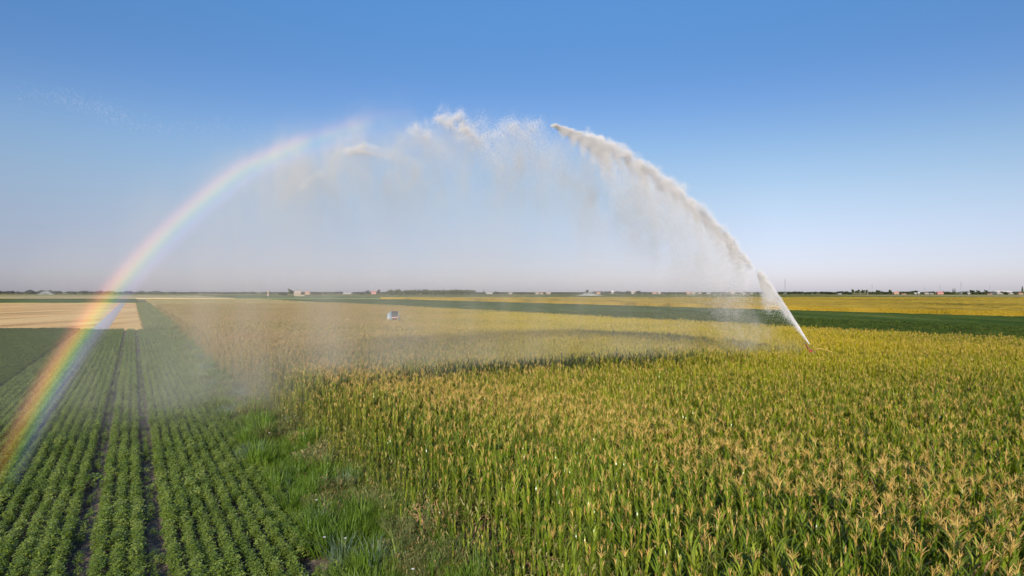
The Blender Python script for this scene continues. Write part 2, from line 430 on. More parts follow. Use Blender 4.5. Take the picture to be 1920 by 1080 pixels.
# gaps around the machines, and the lodged dry patch at the margin
def away(P, c, r): return np.hypot(P[:,0]-c[0], P[:,1]-c[1]) > r
HOSE = (-22.9, 133.); DRYC = (-1.15, 19.6)
P = P[(P@RN - UR0 > .5+.55*np.sin(P[:,1]*.9+1)*np.sin(P[:,1]*.37)) | (rng.random(len(P)) < .2)]
P = P[away(P, NOZ[:2], .9) & away(P, HOSE, 2.6) & away(P, DRYC, .75)]
d = np.hypot(P[:,0], P[:,1])
# zones rich in tassels
def zone_noise(x, y):
    return (np.sin(x*.31+1.3)*np.sin(y*.23+.4) + .6*np.sin(x*.13+y*.19+2.) + .5*np.sin(x*.8-y*.45))
band_c = np.array([(-14,50),(-8.8,43.5),(-2.5,36),(3.4,31),(7.6,22),(10.8,16.5),(13,12)])
def polydist(P, c):
    best = np.full(len(P), 1e9)
    for a, b in zip(c[:-1], c[1:]):
        ab = b-a; t = np.clip(((P-a)@ab)/(ab@ab), 0, 1); q = a + t[:,None]*ab
        best = np.minimum(best, np.hypot(P[:,0]-q[:,0], P[:,1]-q[:,1]))
    return best
pd = polydist(P, band_c)
rich = 1/(1+np.exp((pd - 2.6 - .8*zone_noise(P[:,0], P[:,1]))*1.2))
ptas = np.clip(.03 + .80*rich + .10*zone_noise(P[:,0]*.7, P[:,1]*.7) + np.clip((P[:,1]-45)/120, 0, .35), .05, .97)
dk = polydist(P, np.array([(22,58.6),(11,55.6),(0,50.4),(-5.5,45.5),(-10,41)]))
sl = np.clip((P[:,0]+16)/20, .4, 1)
pdark = np.clip(1.15 - dk/(5.5*sl), 0, .92)*np.clip((P[:,0]+18)/20, .3, 1)*np.clip((21-P[:,0])/16, .04, 1)*rng.uniform(.75,1,len(P))  # share of plants given the dark leaves, painting the spray's shadow band
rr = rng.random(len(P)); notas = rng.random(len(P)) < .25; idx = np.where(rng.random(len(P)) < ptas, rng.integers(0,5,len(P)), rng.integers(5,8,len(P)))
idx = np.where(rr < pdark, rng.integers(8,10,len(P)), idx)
rz = rng.uniform(0, 2*math.pi, len(P)); tilt = rng.normal(0,.06,(len(P),2)) + (0,-.03)
sc = rng.normal(1,.055,len(P)) + .03*zone_noise(P[:,0]*1.4, P[:,1]*1.4)
# shorter plants at the margin
mu = (P@RN - UR0); sc *= np.where(mu < 1.3, rng.uniform(.6,1,len(P)), 1)*(.62+.38*np.clip(mu/2.6, 0, 1)); sc *= rng.uniform(.9,1.06,len(P))
near = np.argsort(np.where(in_view(P[:,0],P[:,1],2.0*np.ones(len(P)),0), d, 1e9))[:300]
isnear = np.zeros(len(P), bool); isnear[near] = True
first = {}
for k in near:
    i = int(idx[k])
    if i not in first:
        body, parts = corn_protos[i]; o = mobj('corn_plant', body)
        for nm, me_ in parts: mobj(nm, me_, o)
        first[i] = o
    else: o = copy_tree(first[i])
    o.location = (P[k,0], P[k,1], 0); o.rotation_euler = (tilt[k,0], tilt[k,1], rz[k]); o.scale = (sc[k],)*3
    tag(o, 'tall green corn plant in the nearest rows at the bottom of the photo', 'corn plant', 'nearest corn plants in the rows')
fr = ~isnear
variants = []
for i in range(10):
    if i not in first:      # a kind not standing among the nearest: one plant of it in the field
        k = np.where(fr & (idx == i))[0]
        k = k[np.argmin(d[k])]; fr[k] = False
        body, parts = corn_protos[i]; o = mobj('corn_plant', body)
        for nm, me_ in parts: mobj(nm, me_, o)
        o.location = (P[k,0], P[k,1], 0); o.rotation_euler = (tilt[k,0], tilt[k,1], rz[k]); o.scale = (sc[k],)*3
        tag(o, 'corn plant without tassel, coloured dark as shade beneath the spray', 'corn plant', 'dark corn plants under the spray'); first[i] = o
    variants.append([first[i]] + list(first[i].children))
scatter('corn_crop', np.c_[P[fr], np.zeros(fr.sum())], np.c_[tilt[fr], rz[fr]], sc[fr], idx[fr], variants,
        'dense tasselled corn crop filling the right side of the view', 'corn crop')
print('corn', len(P))

# ---------------------------------------------------------------- soybeans
soy_first = [mobj('soybean_plant', soy_mesh(i)) for i in range(4)]
spts = []; gaps = (-1.25, .72)
for off in np.arange(-9.7, 5.3, .515):
    g = min(abs(off-g_) for g_ in gaps)
    u = off/NORM
    p = row_points(u, 0, 160, .17)
    if g < .3: p = p[rng.random(len(p)) < .26]
    spts.append(np.c_[p, np.full(len(p), 0 if g >= .3 else 1)])
spts = np.concatenate(spts)
# snap: rows near the tracks keep clear of them
ofs = spts[:,0] + K*spts[:,1]
m_ = (spts[:,1] < 131) & in_view(spts[:,0], spts[:,1], .4, .2)
bare = np.hypot(spts[:,0]-(-4.95), spts[:,1]-18.6) < .8
m_ &= ~bare
spts = spts[m_]; n_ = len(spts); dd = np.hypot(spts[:,0], spts[:,1])
keep = (dd < 60) | (rng.random(n_) < np.clip(60/dd, .4, 1)); spts = spts[keep]; dd = dd[keep]; n_ = len(spts)
ssc = rng.normal(1,.12,n_); ssc *= np.where(spts[:,2] > .5, .7, 1); ssc *= 1+.12*np.sin(spts[:,0]*.9)*np.sin(spts[:,1]*.35); srz = rng.uniform(0,6.28,n_)
sidx = rng.integers(0,4,n_)
near = np.argsort(np.where(in_view(spts[:,0],spts[:,1],.2,0), dd, 1e9))[:300]
used = set(); isn = np.zeros(n_, bool); isn[near] = True
for k in near:
    i = int(sidx[k]); 
    if i not in used: o = soy_first[i]; used.add(i)
    else: o = soy_first[i].copy(); col.objects.link(o)
    o.location = (spts[k,0], spts[k,1], 0); o.rotation_euler = (0,0,srz[k]); o.scale = (ssc[k],)*3
    tag(o, 'leafy green soybean plant in one of the nearest crop rows', 'soybean plant', 'nearest soybean plants in the rows')
f_ = ~isn
scatter('soybean_crop', np.c_[spts[f_,:2], np.zeros(f_.sum())], np.c_[np.zeros((f_.sum(),2)), srz[f_]], ssc[f_], sidx[f_], [[o] for o in soy_first],
        'rows of green soybean plants with muddy wheel tracks between them', 'soybean crop')
print('soy', n_)

# darker closed canopy at far left
xs = []
for off in np.arange(-45, -10.3, .5):
    p = row_points(off/NORM, 20, 165, .32); xs.append(p)
xs = np.concatenate(xs); xs = xs[(xs[:,1] < 131) & in_view(xs[:,0], xs[:,1], .4, .2)]
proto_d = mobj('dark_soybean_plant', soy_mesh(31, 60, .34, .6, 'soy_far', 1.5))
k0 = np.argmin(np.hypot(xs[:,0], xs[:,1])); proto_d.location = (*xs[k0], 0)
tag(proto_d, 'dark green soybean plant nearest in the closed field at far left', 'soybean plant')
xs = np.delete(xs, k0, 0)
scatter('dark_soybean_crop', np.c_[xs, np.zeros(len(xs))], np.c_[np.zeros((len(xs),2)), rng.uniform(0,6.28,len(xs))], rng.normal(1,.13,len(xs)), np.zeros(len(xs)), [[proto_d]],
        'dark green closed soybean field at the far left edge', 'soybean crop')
# green strip behind the corn
xs = []
for off in np.arange(103.5, 170, 1.1):
    p = row_points(off/NORM, 40, 260, 1.0); xs.append(p)
xs = np.concatenate(xs); xs = xs[in_view(xs[:,0], xs[:,1], .4, .15) & (xs[:,1] < 230)]
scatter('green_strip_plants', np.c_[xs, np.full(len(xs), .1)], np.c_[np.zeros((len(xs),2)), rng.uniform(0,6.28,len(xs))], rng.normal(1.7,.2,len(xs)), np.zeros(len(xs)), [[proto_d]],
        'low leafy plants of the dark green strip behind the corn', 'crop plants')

# ---------------------------------------------------------------- grassy bank between the crops
def dry_bits(m, r):
    for i in range(1):
        a = r.uniform(0,6.28); p = np.array((r.uniform(-.2,.2), r.uniform(-.2,.2), 0)); q = p + vec(a, R(70))*.7
        m.tube([p, (p+q)/2, q], [.006,.006,.004], 3, 1, cap=False)
        for k in range(6):
            c = q - (q-p)*k*.04; m.face([c, c+vec(a+k,.3)*.04, c+vec(a+k,.9)*.06], 1)
g_me = [blades_mesh('grass_tuft', 1, 60, .62, .28, .020, 'grass', 34, 20), blades_mesh('grass_tuft', 2, 60, .48, .30, .018, 'grass', 45, 26),
        blades_mesh('grass_tuft', 3, 45, .8, .22, .024, 'grass', 30, 16), blades_mesh('grass_tuft', 4, 60, .55, .3, .022, 'bank', 40, 25)]
g_me += [blades_mesh('grass_tuft', 5, 60, .6, .3, .024, 'reed', 36, 24), weed_mesh(41, .55, .45), blades_mesh('grass_tuft', 6, 40, .5, .3, .02, 'weed', 40, 28)]
gp = []
for off in np.arange(5.2, 9.0, .27):
    p = row_points(off/NORM, 0, 200, .27); p += rng.normal(0,.12,p.shape); gp.append(np.c_[p, np.full(len(p), off)])
gp = np.concatenate(gp); gp = gp[in_view(gp[:,0], gp[:,1], .5, .2) & (gp[:,1] > 8)]
dd = np.hypot(gp[:,0], gp[:,1]); gp = gp[(dd < 50) | (rng.random(len(gp)) < np.clip(50/dd, .35, 1))]
gp = gp[(np.hypot(gp[:,0]+4.95, gp[:,1]-18.6) > .75) & away(gp, DRYC, .6)]
dd = np.hypot(gp[:,0], gp[:,1]); n_ = len(gp)
gi_ = np.where(rng.random(n_) < np.clip((dd-28)/20, .12, .85), 3, rng.integers(0,3,n_))
zn = np.sin(gp[:,0]*1.1+2)*np.sin(gp[:,1]*.55+1) + .5*np.sin(gp[:,0]*2.7+gp[:,1]*.8) + rng.normal(0,.25,n_)
right = (gp[:,2]-6.6)*.35
gi_ = np.where(zn + right > .95, rng.integers(5,7,n_), gi_); gi_ = np.where((zn < -1.0) & (gp[:,2] < 8), 4, gi_)
gi_ = np.where(rng.random(n_) < .04, 6, gi_)
# the bank spreads far off where it widens
gf = []
for off in np.arange(3, 14, .5):
    p = row_points(off/NORM, 110, 470, .6); gf.append(np.c_[p, np.full(len(p), off)])
gf = np.concatenate(gf); gf = gf[(gf[:,1] > 128) & (gf[:,1] < 455) & (gf[:,2] < 9 + 0*gf[:,1])]
gp2 = np.r_[gp, gf]; gi2 = np.r_[gi_, np.full(len(gf), 3)]
gs = np.r_[rng.normal(.85,.2,n_)*(1+.35*np.sin(gp[:,0]*2.1)*np.sin(gp[:,1]*.7)), rng.normal(2.0,.4,len(gf))]
gfirst = []
for i in range(7):
    k = np.where(gi2 == i)[0]; k = k[np.argmin(np.abs(gp2[k,1]-22))]
    o = mobj(['grass_tuft','grass_tuft','grass_tuft','grass_tuft','reed_tuft','seeding_weed','dry_grass_tuft'][i], g_me[i]); o.location = (gp2[k,0], gp2[k,1], 0); o.scale = (gs[k],)*3
    if i < 4: tag(o, 'green grass tuft on the bank between soybeans and corn', 'grass tuft', 'grass tufts on the bank')
    else: tag(o, ['pale blue-green reed tuft in the middle of the bank grass', 'olive seeding weed in the middle of the bank grass', 'dry olive grass tuft in the middle of the bank'][i-4], ['reed tuft','weed','grass tuft'][i-4])
    gfirst.append([o]); gi2[k] = 9
scatter('bank_grass', np.c_[gp2[:,:2], np.zeros(len(gp2))], np.c_[rng.normal(0,.1,(len(gp2),2)), rng.uniform(0,6.28,len(gp2))], gs, gi2, gfirst,
        'tall green grass covering the bank between soybeans and corn', 'grass')
S(field('bank_ground', 4.9, 8.9, 5, 455, .02, M['dark_line'], skirt=False))

def place(px, py, z=0):
    """ground position seen at a photograph point"""
    y = 1280*(H_CAM-z)/(py-547); return ((px-960)/1280*y, y)
reeds = [blades_mesh('reed_clump', 21+i, 70, 1.05, .34, .028, 'reed', 34, 22) for i in range(2)]
for px, py, s, lb in ((650,925,1.0,'pale blue-green reed clump standing against the corn margin'),
                      (598,990,.75,'pale reed clump beside the bare mud patch'),
                      (640,1060,.9,'blue-green reed clump at the bottom edge left of the grass'),
                      (700,1078,1.0,'blue-green reed clump at the bottom edge right of its twin'),
                      (545,905,.7,'small grey-green reed clump at the edge of the soybeans'),
                      (545,800,.9,'hazy reed clump farthest up the bank')):
    x, y = place(px, py); o = mobj('reed_clump', reeds[random.randint(0,1)]); o.location = (x, y, 0); o.scale = (s,)*3; o.rotation_euler = (0,0,random.uniform(0,6))
    tag(o, lb, 'reed clump')
weeds = [weed_mesh(31+i) for i in range(3)]
for px, py, s, lb in ((690,960,1.05,'olive feathery weed with seed heads in mid bank'),
                      (735,925,.9,'olive feathery weed touching the corn edge'),
                      (770,1045,1.25,'brownish feathery weed bush left of the dry corn stalks'),
                      (850,1085,1.2,'feathery weed bush at the bottom edge below the dry corn stalks'),
                      (735,1010,.9,'small brown feathery weed in the grass'),
                      (470,790,1.5,'hazy reddish brown weed bush beside the far bank'),
                      (500,835,1.2,'hazy brown weed bush lower on the bank')):
    x, y = place(px, py); o = mobj('feathery_weed', weeds[random.randint(0,2)]); o.location = (x, y, 0); o.scale = (s,)*3; o.rotation_euler = (0,0,random.uniform(0,6))
    tag(o, lb, 'weed')
broad = soy_mesh(77, 16, .3, .4, 'grass', 2.4); broad.name = 'broadleaf_weed'
for px, py, lb in ((605,897,None),(178,910,None),(500,985,None),(535,1012,None)):
    x, y = place(px, py-15 if False else py); o = mobj('broadleaf_weed', broad); o.location = (x, y, .12); o.rotation_euler = (0,0,random.uniform(0,6))
labs = ['bright broad-leaved weed in the grass bank', 'bright broad-leaved weed in the left wheel track', 'round-leaved weed at the last soybean row', 'round-leaved weed just above the mud patch']
for o, lb in zip([o for o in col.objects if o.name.startswith('broadleaf_weed')], labs): tag(o, lb, 'weed')
# dry stalks at the corn margin
def dry_stalks(seed, n=26, rad=.5, h=1.4):
    r = random.Random(seed); m = MB()
    for i in range(n):
        x, y = r.gauss(0,rad*.5), r.gauss(0,rad*.5); a = r.uniform(2.2,5); L = h*r.uniform(.5,1)
        tip = np.array((x,y,0)) + vec(a, R(r.uniform(45,80)))*L
        m.tube([(x,y,0), tip], [.013,.008], 4, 0, cap=False)
        for k in range(4):
            t = r.uniform(.2,1); c = np.array((x,y,0))*(1-t)+tip*t; b = r.uniform(0,6.28); e = R(r.uniform(-10,50)); pts = [c]
            for q in range(3): c = c + vec(b,e)*.16; e -= R(50); pts.append(c)
            m.ribbon(pts, [.03,.045,.035,.004], vec(b+1.57,0), 0, .2)
    return m.mesh('dry_corn_stalks', [M['dry']])
for px, py, s, lb in ((825,1020,1.0,'patch of dry orange corn stalks at the corn margin'), (570,842,.7,'strip of straw coloured stalks at the corner of the corn'),
                      (610,880,.6,'straw coloured broken stalks along the corn margin'), (640,905,.5,'small reddish dry stalks beside the pale reed clump'), (572,905,.35,'single reddish dry plant standing in the grass'),
                      (880,1075,.6,'dry corn stalks at the bottom of the corn margin')):
    x, y = place(px, py); o = mobj('dry_corn_stalks', dry_stalks(px)); o.location = (x, y, 0); o.scale = (s,)*3; tag(o, lb, 'dry stalks')
# bare mud patch
m = MB(); c0 = (-4.95, 18.6)
for k in range(18):
    a0, a1 = 2*math.pi*k/18, 2*math.pi*(k+1)/18; f = lambda a: .62+.14*math.sin(3*a+1)+.07*math.sin(7*a)
    m.face([(c0[0],c0[1],.034), (c0[0]+f(a0)*math.cos(a0)*1.1, c0[1]+f(a0)*math.sin(a0), .034), (c0[0]+f(a1)*math.cos(a1)*1.1, c0[1]+f(a1)*math.sin(a1), .034)])
S(m.build('mud_patch', M['mud']))
# white flowers
def flower(x, y, z):
    m = MB()
    for k in range(6):
        a = k*1.047; m.face([(0,0,0), tuple(vec(a-.4,.5)*.035), tuple(vec(a,.35)*.055), tuple(vec(a+.4,.5)*.035)])
    o = empty('white_flower', (x, y, z)); m.build('petals', M['flower'], o)
    m = MB(); m.tube([(0,0,-z), (0,0,0)], .004, 4); m.build('stem', M['stalk'], o); return o
for px, py, lb in ((774,1068,'largest white flower above the weeds at the bottom edge'), (593,938,'small white flower in the upper grass'), (609,897,'small white flower left of the pale reed clump'),
                   (505,812,'white flower at the top of the green grass'), (647,1010,'small white flower low in the grass bank'), (608,1008,'white flower beside the mud patch')):
    x, y = place(px, py, .75); tag(flower(x, y, .75), lb, 'flower')

# ---------------------------------------------------------------- irrigation gun
t = empty('irrigation_gun', (NOZ[0], NOZ[1], 0), math.atan2(JD[1], JD[0]))
tag(t, 'red sprinkler gun on a wheeled cart at the foot of the water jet', 'sprinkler gun')
m = MB(); m.box((-.1,0,.45),(1.5,.08,.08)); m.box((-.1,.9,.45),(.08,.08,.08)); m.box((.3,0,.45),(.08,1.9,.08)); m.box((-.7,0,.35),(.08,.9,.08))
m.tube([(0,-.35,.45),(0,0,1.5)], .03, 6); m.tube([(0,.35,.45),(0,0,1.5)], .03, 6); m.tube([(-.6,0,.45),(0,0,1.5)], .03, 6)
m.build('cart_frame', M['red_paint'], t)
for yy in (-.95,.95):
    m = MB(); m.tube([(.3,yy-.07,.42),(.3,yy+.07,.42)], .42, 16); w = m.build('wheel', M['rubber'], t)
    m = MB(); m.tube([(.3,yy-.08,.42),(.3,yy+.08,.42)], .22, 12); m.build('rim', M['red_paint'], w)
m = MB(); m.tube([(0,0,.7),(0,0,2.15)], .07, 8); m.build('riser_pipe', M['steel'], t)
d50 = vec(0, R(50))
m = MB(); m.tube([(0,0,2.0),(0,0,2.2),tuple(np.array((0,0,2.2))+d50*.15)], [.13,.12,.09], 10); m.box((-.14,0,2.12),(.3,.24,.24)); m.build('gun_body', M['red_paint'], t)
b0 = np.array((0,0,2.2))+d50*.12
m = MB(); m.tube([b0, b0+d50*.5, b0+d50*.68], [.075,.06,.035], 10); m.build('barrel', M['red_paint'], t)
m = MB(); m.tube([b0+(0,.1,0), b0+(0,.12,0)+d50*.72], .018, 6); m.box(tuple(b0+d50*.74+(0,.06,0)),(.05,.14,.12)); m.build('swing_arm', M['steel'], t)
m = MB(); m.tube([(-.3,0,2.15),(-.62,0,1.98)], .02, 6); m.tube([(-.55,0,2.02),(-.75,0,1.92)], .07, 8); m.build('counterweight', M['steel'], t)
m = MB()
pts = [(NOZ[0]+.3, NOZ[1]-.4, 2.25)] + [(NOZ[0]+.3+q*1.3, NOZ[1]-.5-q*.35, 2.35-.25*q+.12*math.sin(q*3)) for q in np.linspace(.1,1.2,8)]
m.tube(pts, .035, 6); tag(m.build('tan_hose', M['yellow_hose']), 'short tan hose lying over the corn tops beside the red sprinkler gun', 'hose')

# ---------------------------------------------------------------- hose reel machine
t = empty('hose_reel_machine', (HOSE[0], HOSE[1], 0), R(12))
tag(t, 'pale blue and white hose reel with dark coiled hose rising above the corn', 'hose reel')
m = MB(); m.box((0,0,.75),(3.4,2.2,.18)); m.box((1.9,0,.6),(1.6,.12,.12)); m.tube([(-.95,-.9,.8),(-.95,0,2.35),(-.95,.9,.8)], .09, 6); m.tube([(.95,-.9,.8),(.95,0,2.35),(.95,.9,.8)], .09, 6)
m.build('chassis', M['blue_paint'], t)
for xx in (-.95,.95):
    for yy in (-1.15,1.15):
        m = MB(); m.tube([(xx,yy-.13,.45),(xx,yy+.13,.45)], .45, 16); w = m.build('wheel', M['rubber'], t)
        m = MB(); m.tube([(xx,yy-.14,.45),(xx,yy+.14,.45)], .22, 10); m.build('rim', M['white_paint'], w)
def disc(m, x0, x1, r, z=2.55, sides=8, off=math.pi/8):
    n = len(m.v)
    for x in (x0, x1):
        for k in range(sides): a = 2*math.pi*k/sides+off; m.v.append((x, r*math.cos(a), z+r*math.sin(a)))
    m.f.append(tuple(range(n, n+sides))[::-1]); m.f.append(tuple(range(n+sides, n+2*sides))); m.m += [0,0]
    for k in range(sides): k2 = (k+1) % sides; m.f.append((n+k, n+k2, n+sides+k2, n+sides+k)); m.m.append(0)
for x0, nm in ((-.72,'blue_paint'), (.66,'white_paint')):
    m = MB(); disc(m, x0, x0+.08, 1.25); m.build('drum_flange', M[nm], t)
m = MB()
for i in range(10):
    x = -.58+i*.13; disc(m, x-.062, x+.062, 1.16 if i % 2 else 1.13, sides=20)
m.build('coiled_hose', M['hose'], t)
m = MB(); m.box((-1.1,0,2.05),(.8,1.8,2.6), taper=.7); hs = m.build('pump_housing', M['white_paint'], t)
m = MB(); m.box((-1.1,-.86,2.5),(.45,.05,.6)); m.build('vent_grille', M['pylon'], hs)
m = MB(); m.box((.05,-1.32,2.5),(1.3,.08,.16)); m.build('guard_bar', M['pink_paint'], t)

# ---------------------------------------------------------------- far trees
def crown_mesh(seed, kind, mat):
    """unit crown: 1 wide, 1 tall, made of many leaf clumps"""
    r = random.Random(seed); m = MB()
    blobs = []
    if kind == 'cypress': blobs = [((0,0,.08+.12*i),(.42-.05*i)*.9,.10) for i in range(8)]
    elif kind == 'low': blobs = [((r.uniform(-.38,.38), r.uniform(-.3,.3), r.uniform(.2,.62)), r.uniform(.16,.26), r.uniform(.16,.3)) for i in range(12)]
    else: blobs = [((r.uniform(-.3,.3), r.uniform(-.3,.3), r.uniform(.32,.84)), r.uniform(.12,.22), r.uniform(.10,.18)) for i in range(14)]
    for c, rx, rz_ in blobs:
        for i in range(44):
            a = r.uniform(0,6.28); e = math.asin(r.uniform(-1,1)); q = r.uniform(.75,1.08)
            d = vec(a, e); p = np.array(c) + d*(rx*q, rx*q, rz_*q); s = r.uniform(.03,.065)
            u = np.cross(d, vec(r.uniform(0,6), .3)); u /= np.linalg.norm(u)+1e-6; w = np.cross(d, u)
            u = u + d*r.uniform(-.6,.6)
            m.face([p-u*s-w*s*.7, p+u*s-w*s*.7, p+u*s*.7+w*s, p-u*s*.7+w*s])
    return m.mesh('crown', [M[mat]])
crowns = {(k, mt): [crown_mesh(i*7+3, k, mt) for i in range(3)] for k in ('round','low','cypress') for mt in ('far_leaf','hazy_leaf')}
def tree(px, ytop, ybase, wpx, lb, kind='round', mat='far_leaf', name=None, D=None, group=None):
    D = D or 1280*H_CAM/max(.8, ybase-547); D = min(D, 2600)
    W = wpx*D/1280; Hh = (ybase-ytop)*D/1280 if D < 2600 else (547-ytop)*D/1280+7.5
    Hh = (547-ytop)*D/1280+7.5
    t = empty(name or {'round':'broadleaf_tree','low':'bush','cypress':'cypress_tree'}[kind], ((px-960)/1280*D, D, 0))
    o = mobj('crown', random.choice(crowns[(kind,mat)]), t); o.scale = (W*1.15, W, Hh*.98); o.rotation_euler = (0,0,random.uniform(0,6)) if kind != 'low' else (0,0,0)
    m = MB(); m.tube([(0,0,0),(W*.01,0,Hh*.35),(W*.03,0,Hh*.7)], [W*.05,W*.035,W*.012], 6)
    for k in range(3): a = k*2.1; m.tube([(W*.01,0,Hh*.35), (math.cos(a)*W*.2, math.sin(a)*W*.2, Hh*.65)], [W*.025,W*.01], 4)
    m.build('trunk', M['bark'], t)
    tag(t, lb, 'tree' if kind != 'low' else 'bush', group)
T = [(545,541,553,12,'round tree left of the pale farmhouse','round'),(592,545.5,553,18,'broad dark tree right of the pale farmhouse','low'),(531,549.5,553.5,14,'low hedge left of the farmhouse tree','low'),
 (688,544,552,11,'tree left of the pink house','round'),(710,542.5,551,6,'small tree just right of the pink house','round'),(676,548,552,12,'low bush left of the pink house trees','low'),(907,543,553,4.5,'narrow dark cypress right of the wood','cypress'),
 (931,546,551,8,'small tree between two white houses in the middle distance','round'),(976,548,552,15,'dark bush left of the row of pale houses','low'),(996,548,552,13,'second dark bush left of the row of pale houses','low'),
 (1101,543,551,5,'lone tree rising behind the distant sprinkler mist','round'),(1197,545,551,9,'tree above the pale houses in the middle','round'),
 (1599,542,551.5,5,'slim tree at the left end of the right hand tree row','round'),(1608,542.5,551.5,9,'tree second in the right hand tree row','round'),(1617,543,551.5,9,'tree third in the right hand tree row behind the poles','round'),(1625,543,551.5,6,'tree at the end of the right hand tree row','round'),
 (1574,545,551,12,'low tree left of the right hand tree row','low'),(1647,543.5,551.5,8,'tree left of the orange roofed house','round'),(1657,545,551.5,10,'low tree nearer the orange roofed house','low'),(1669,543,551.5,5,'slim tree touching the orange roofed house','round'),
 (1787,541,551.5,4.5,'left one of the tall twin trees by the pylon','cypress'),(1790.5,541,551.5,4.5,'right one of the tall twin trees by the pylon','cypress'),
 (1823,543.5,551.5,9,'round tree right of the tall pylon','round'),(1834,543.5,551.5,8,'round tree second right of the tall pylon','round'),(1849,543,551.5,8,'dark tree left of the long pale building','round'),
 (1884,545,552,14,'low dark tree in front of the long pale building','low'),(1903,546,552,9,'low dark tree left of the last house','low'),(1917,537,552,7,'tallest dark tree at the right edge of the photo','cypress'),
 (1716,544.5,551.5,12,'tree behind the white sheds','round'),(1700,545.5,551.5,14,'low tree right of the orange roofed house','low')]
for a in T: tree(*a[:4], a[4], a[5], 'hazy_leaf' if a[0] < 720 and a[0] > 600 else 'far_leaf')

# tree belts that read as one mass
def belt(name, px0, px1, ytop, ybase, D, mat, lb, n, jitter=1.5, kind='low'):
    v = []; f = []
    me0 = crowns[(kind,mat)]
    base = [np.array([x.co[:] for x in me_.vertices]) for me_ in me0]; fc = [[tuple(p.vertices) for p in me_.polygons] for me_ in me0]
    for i in range(n):
        px = px0 + (px1-px0)*(i+random.uniform(-.3,.3))/max(1,n-1); W = (px1-px0)/n*D/1280*random.uniform(1.4,2.2)
        env = 1
        Hh = ((547-ytop + random.uniform(-jitter,jitter*.6))*D/1280+7.5)
        k = random.randint(0,2); b = base[k]*(W*1.2, W, max(2,Hh*1.15)) + ((px-960)/1280*D, D+random.uniform(-.01,.02)*D, 0)
        n0 = len(v); v += b.tolist(); f += [tuple(n0+j for j in q) for q in fc[k]]
    me = bpy.data.meshes.new(name); me.from_pydata(v, [], f); me.materials.append(M[mat])
    o = bpy.data.objects.new(name, me); col.objects.link(o); tag(o, lb, 'trees', None, 'stuff')
belt('distant_woodland', 729, 884, 542.6, 552, 1750, 'far_leaf', 'dark wood standing on the plain left of the cypress', 30, 1.0)
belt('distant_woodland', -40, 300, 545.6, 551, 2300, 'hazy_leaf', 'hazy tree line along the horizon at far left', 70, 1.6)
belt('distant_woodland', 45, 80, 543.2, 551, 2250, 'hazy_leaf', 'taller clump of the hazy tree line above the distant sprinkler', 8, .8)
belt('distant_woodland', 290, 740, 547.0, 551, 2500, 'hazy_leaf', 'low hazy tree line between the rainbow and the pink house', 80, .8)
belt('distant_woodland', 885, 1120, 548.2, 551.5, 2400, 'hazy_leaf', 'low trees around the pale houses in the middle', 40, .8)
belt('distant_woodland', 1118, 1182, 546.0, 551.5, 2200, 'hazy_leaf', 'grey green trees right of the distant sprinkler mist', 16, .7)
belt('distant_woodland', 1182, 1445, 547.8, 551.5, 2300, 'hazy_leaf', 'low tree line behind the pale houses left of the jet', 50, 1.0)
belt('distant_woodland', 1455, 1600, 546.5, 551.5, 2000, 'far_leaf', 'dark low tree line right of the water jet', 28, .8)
belt('distant_woodland', 1626, 1960, 546.8, 551.5, 2050, 'far_leaf', 'dark hedges and trees among the houses at far right', 60, 1.3)

# ---------------------------------------------------------------- far houses
wall_cols = {'white': (.28,.26,.24), 'cream': (.34,.28,.21), 'pink': (.44,.24,.21), 'pale': (.30,.28,.27)}
roof_cols = {'orange': (.55,.22,.12), 'red': (.50,.16,.14), 'grey': (.36,.34,.34), 'pale': (.66,.62,.58), 'tan': (.50,.36,.26)}
for k, c in wall_cols.items(): M['wall_'+k] = plain('wall_'+k, c, .85, var=.08)
for k, c in roof_cols.items(): M['roof_'+k] = plain('roof_'+k, c, .85, var=.15)
def house(px, ytop, ybase, wpx, wc, rc, lb, name='farm_house', chim=True):
    D = min(2000, 1280*H_CAM/max(1, ybase-547)); W = wpx*D/1280; Hh = max(2.5, (547-ytop)*D/1280+7.5); dp = max(6, W*.5)
    t = empty(name, ((px-960)/1280*D, D, 0), random.uniform(-.15,.15)); tag(t, lb, 'house' if 'house' in name else 'building')
    hw = Hh*.62
    m = MB(); m.box((0,0,hw/2),(W,dp,hw)); wl = m.build('wall', M['wall_'+wc], t)
    e = .4; m = MB()
    a = [(-W/2-e,-dp/2-e,hw+.003),(W/2+e,-dp/2-e,hw+.003),(W/2+e,dp/2+e,hw+.003),(-W/2-e,dp/2+e,hw+.003),(-W/2-e,0,Hh),(W/2+e,0,Hh)]
    m.v += a; m.f += [(0,1,5,4),(2,3,4,5),(0,4,3),(1,2,5),(0,3,2,1)]; m.m += [0]*5
    rf = m.build('roof', M['roof_'+rc], t)
    if chim:
        m = MB(); m.box((W*.22,0,Hh),(.7,.7,1.6)); m.build('chimney', M['wall_'+wc], rf)
    nw = max(2, min(5, int(W/4)))
    for i in range(nw):
        x = -W/2 + W*(i+.5)/nw
        if i == nw//2: continue
        m = MB(); m.box((x,-dp/2-.03,hw*.55),(1.0,.08,1.2)); m.build('window', M['glass'], t)
    m = MB(); m.box((-W/2+W*(nw//2+.5)/nw,-dp/2-.03,1.05),(1.1,.08,2.1)); m.build('door', M['door'], t)
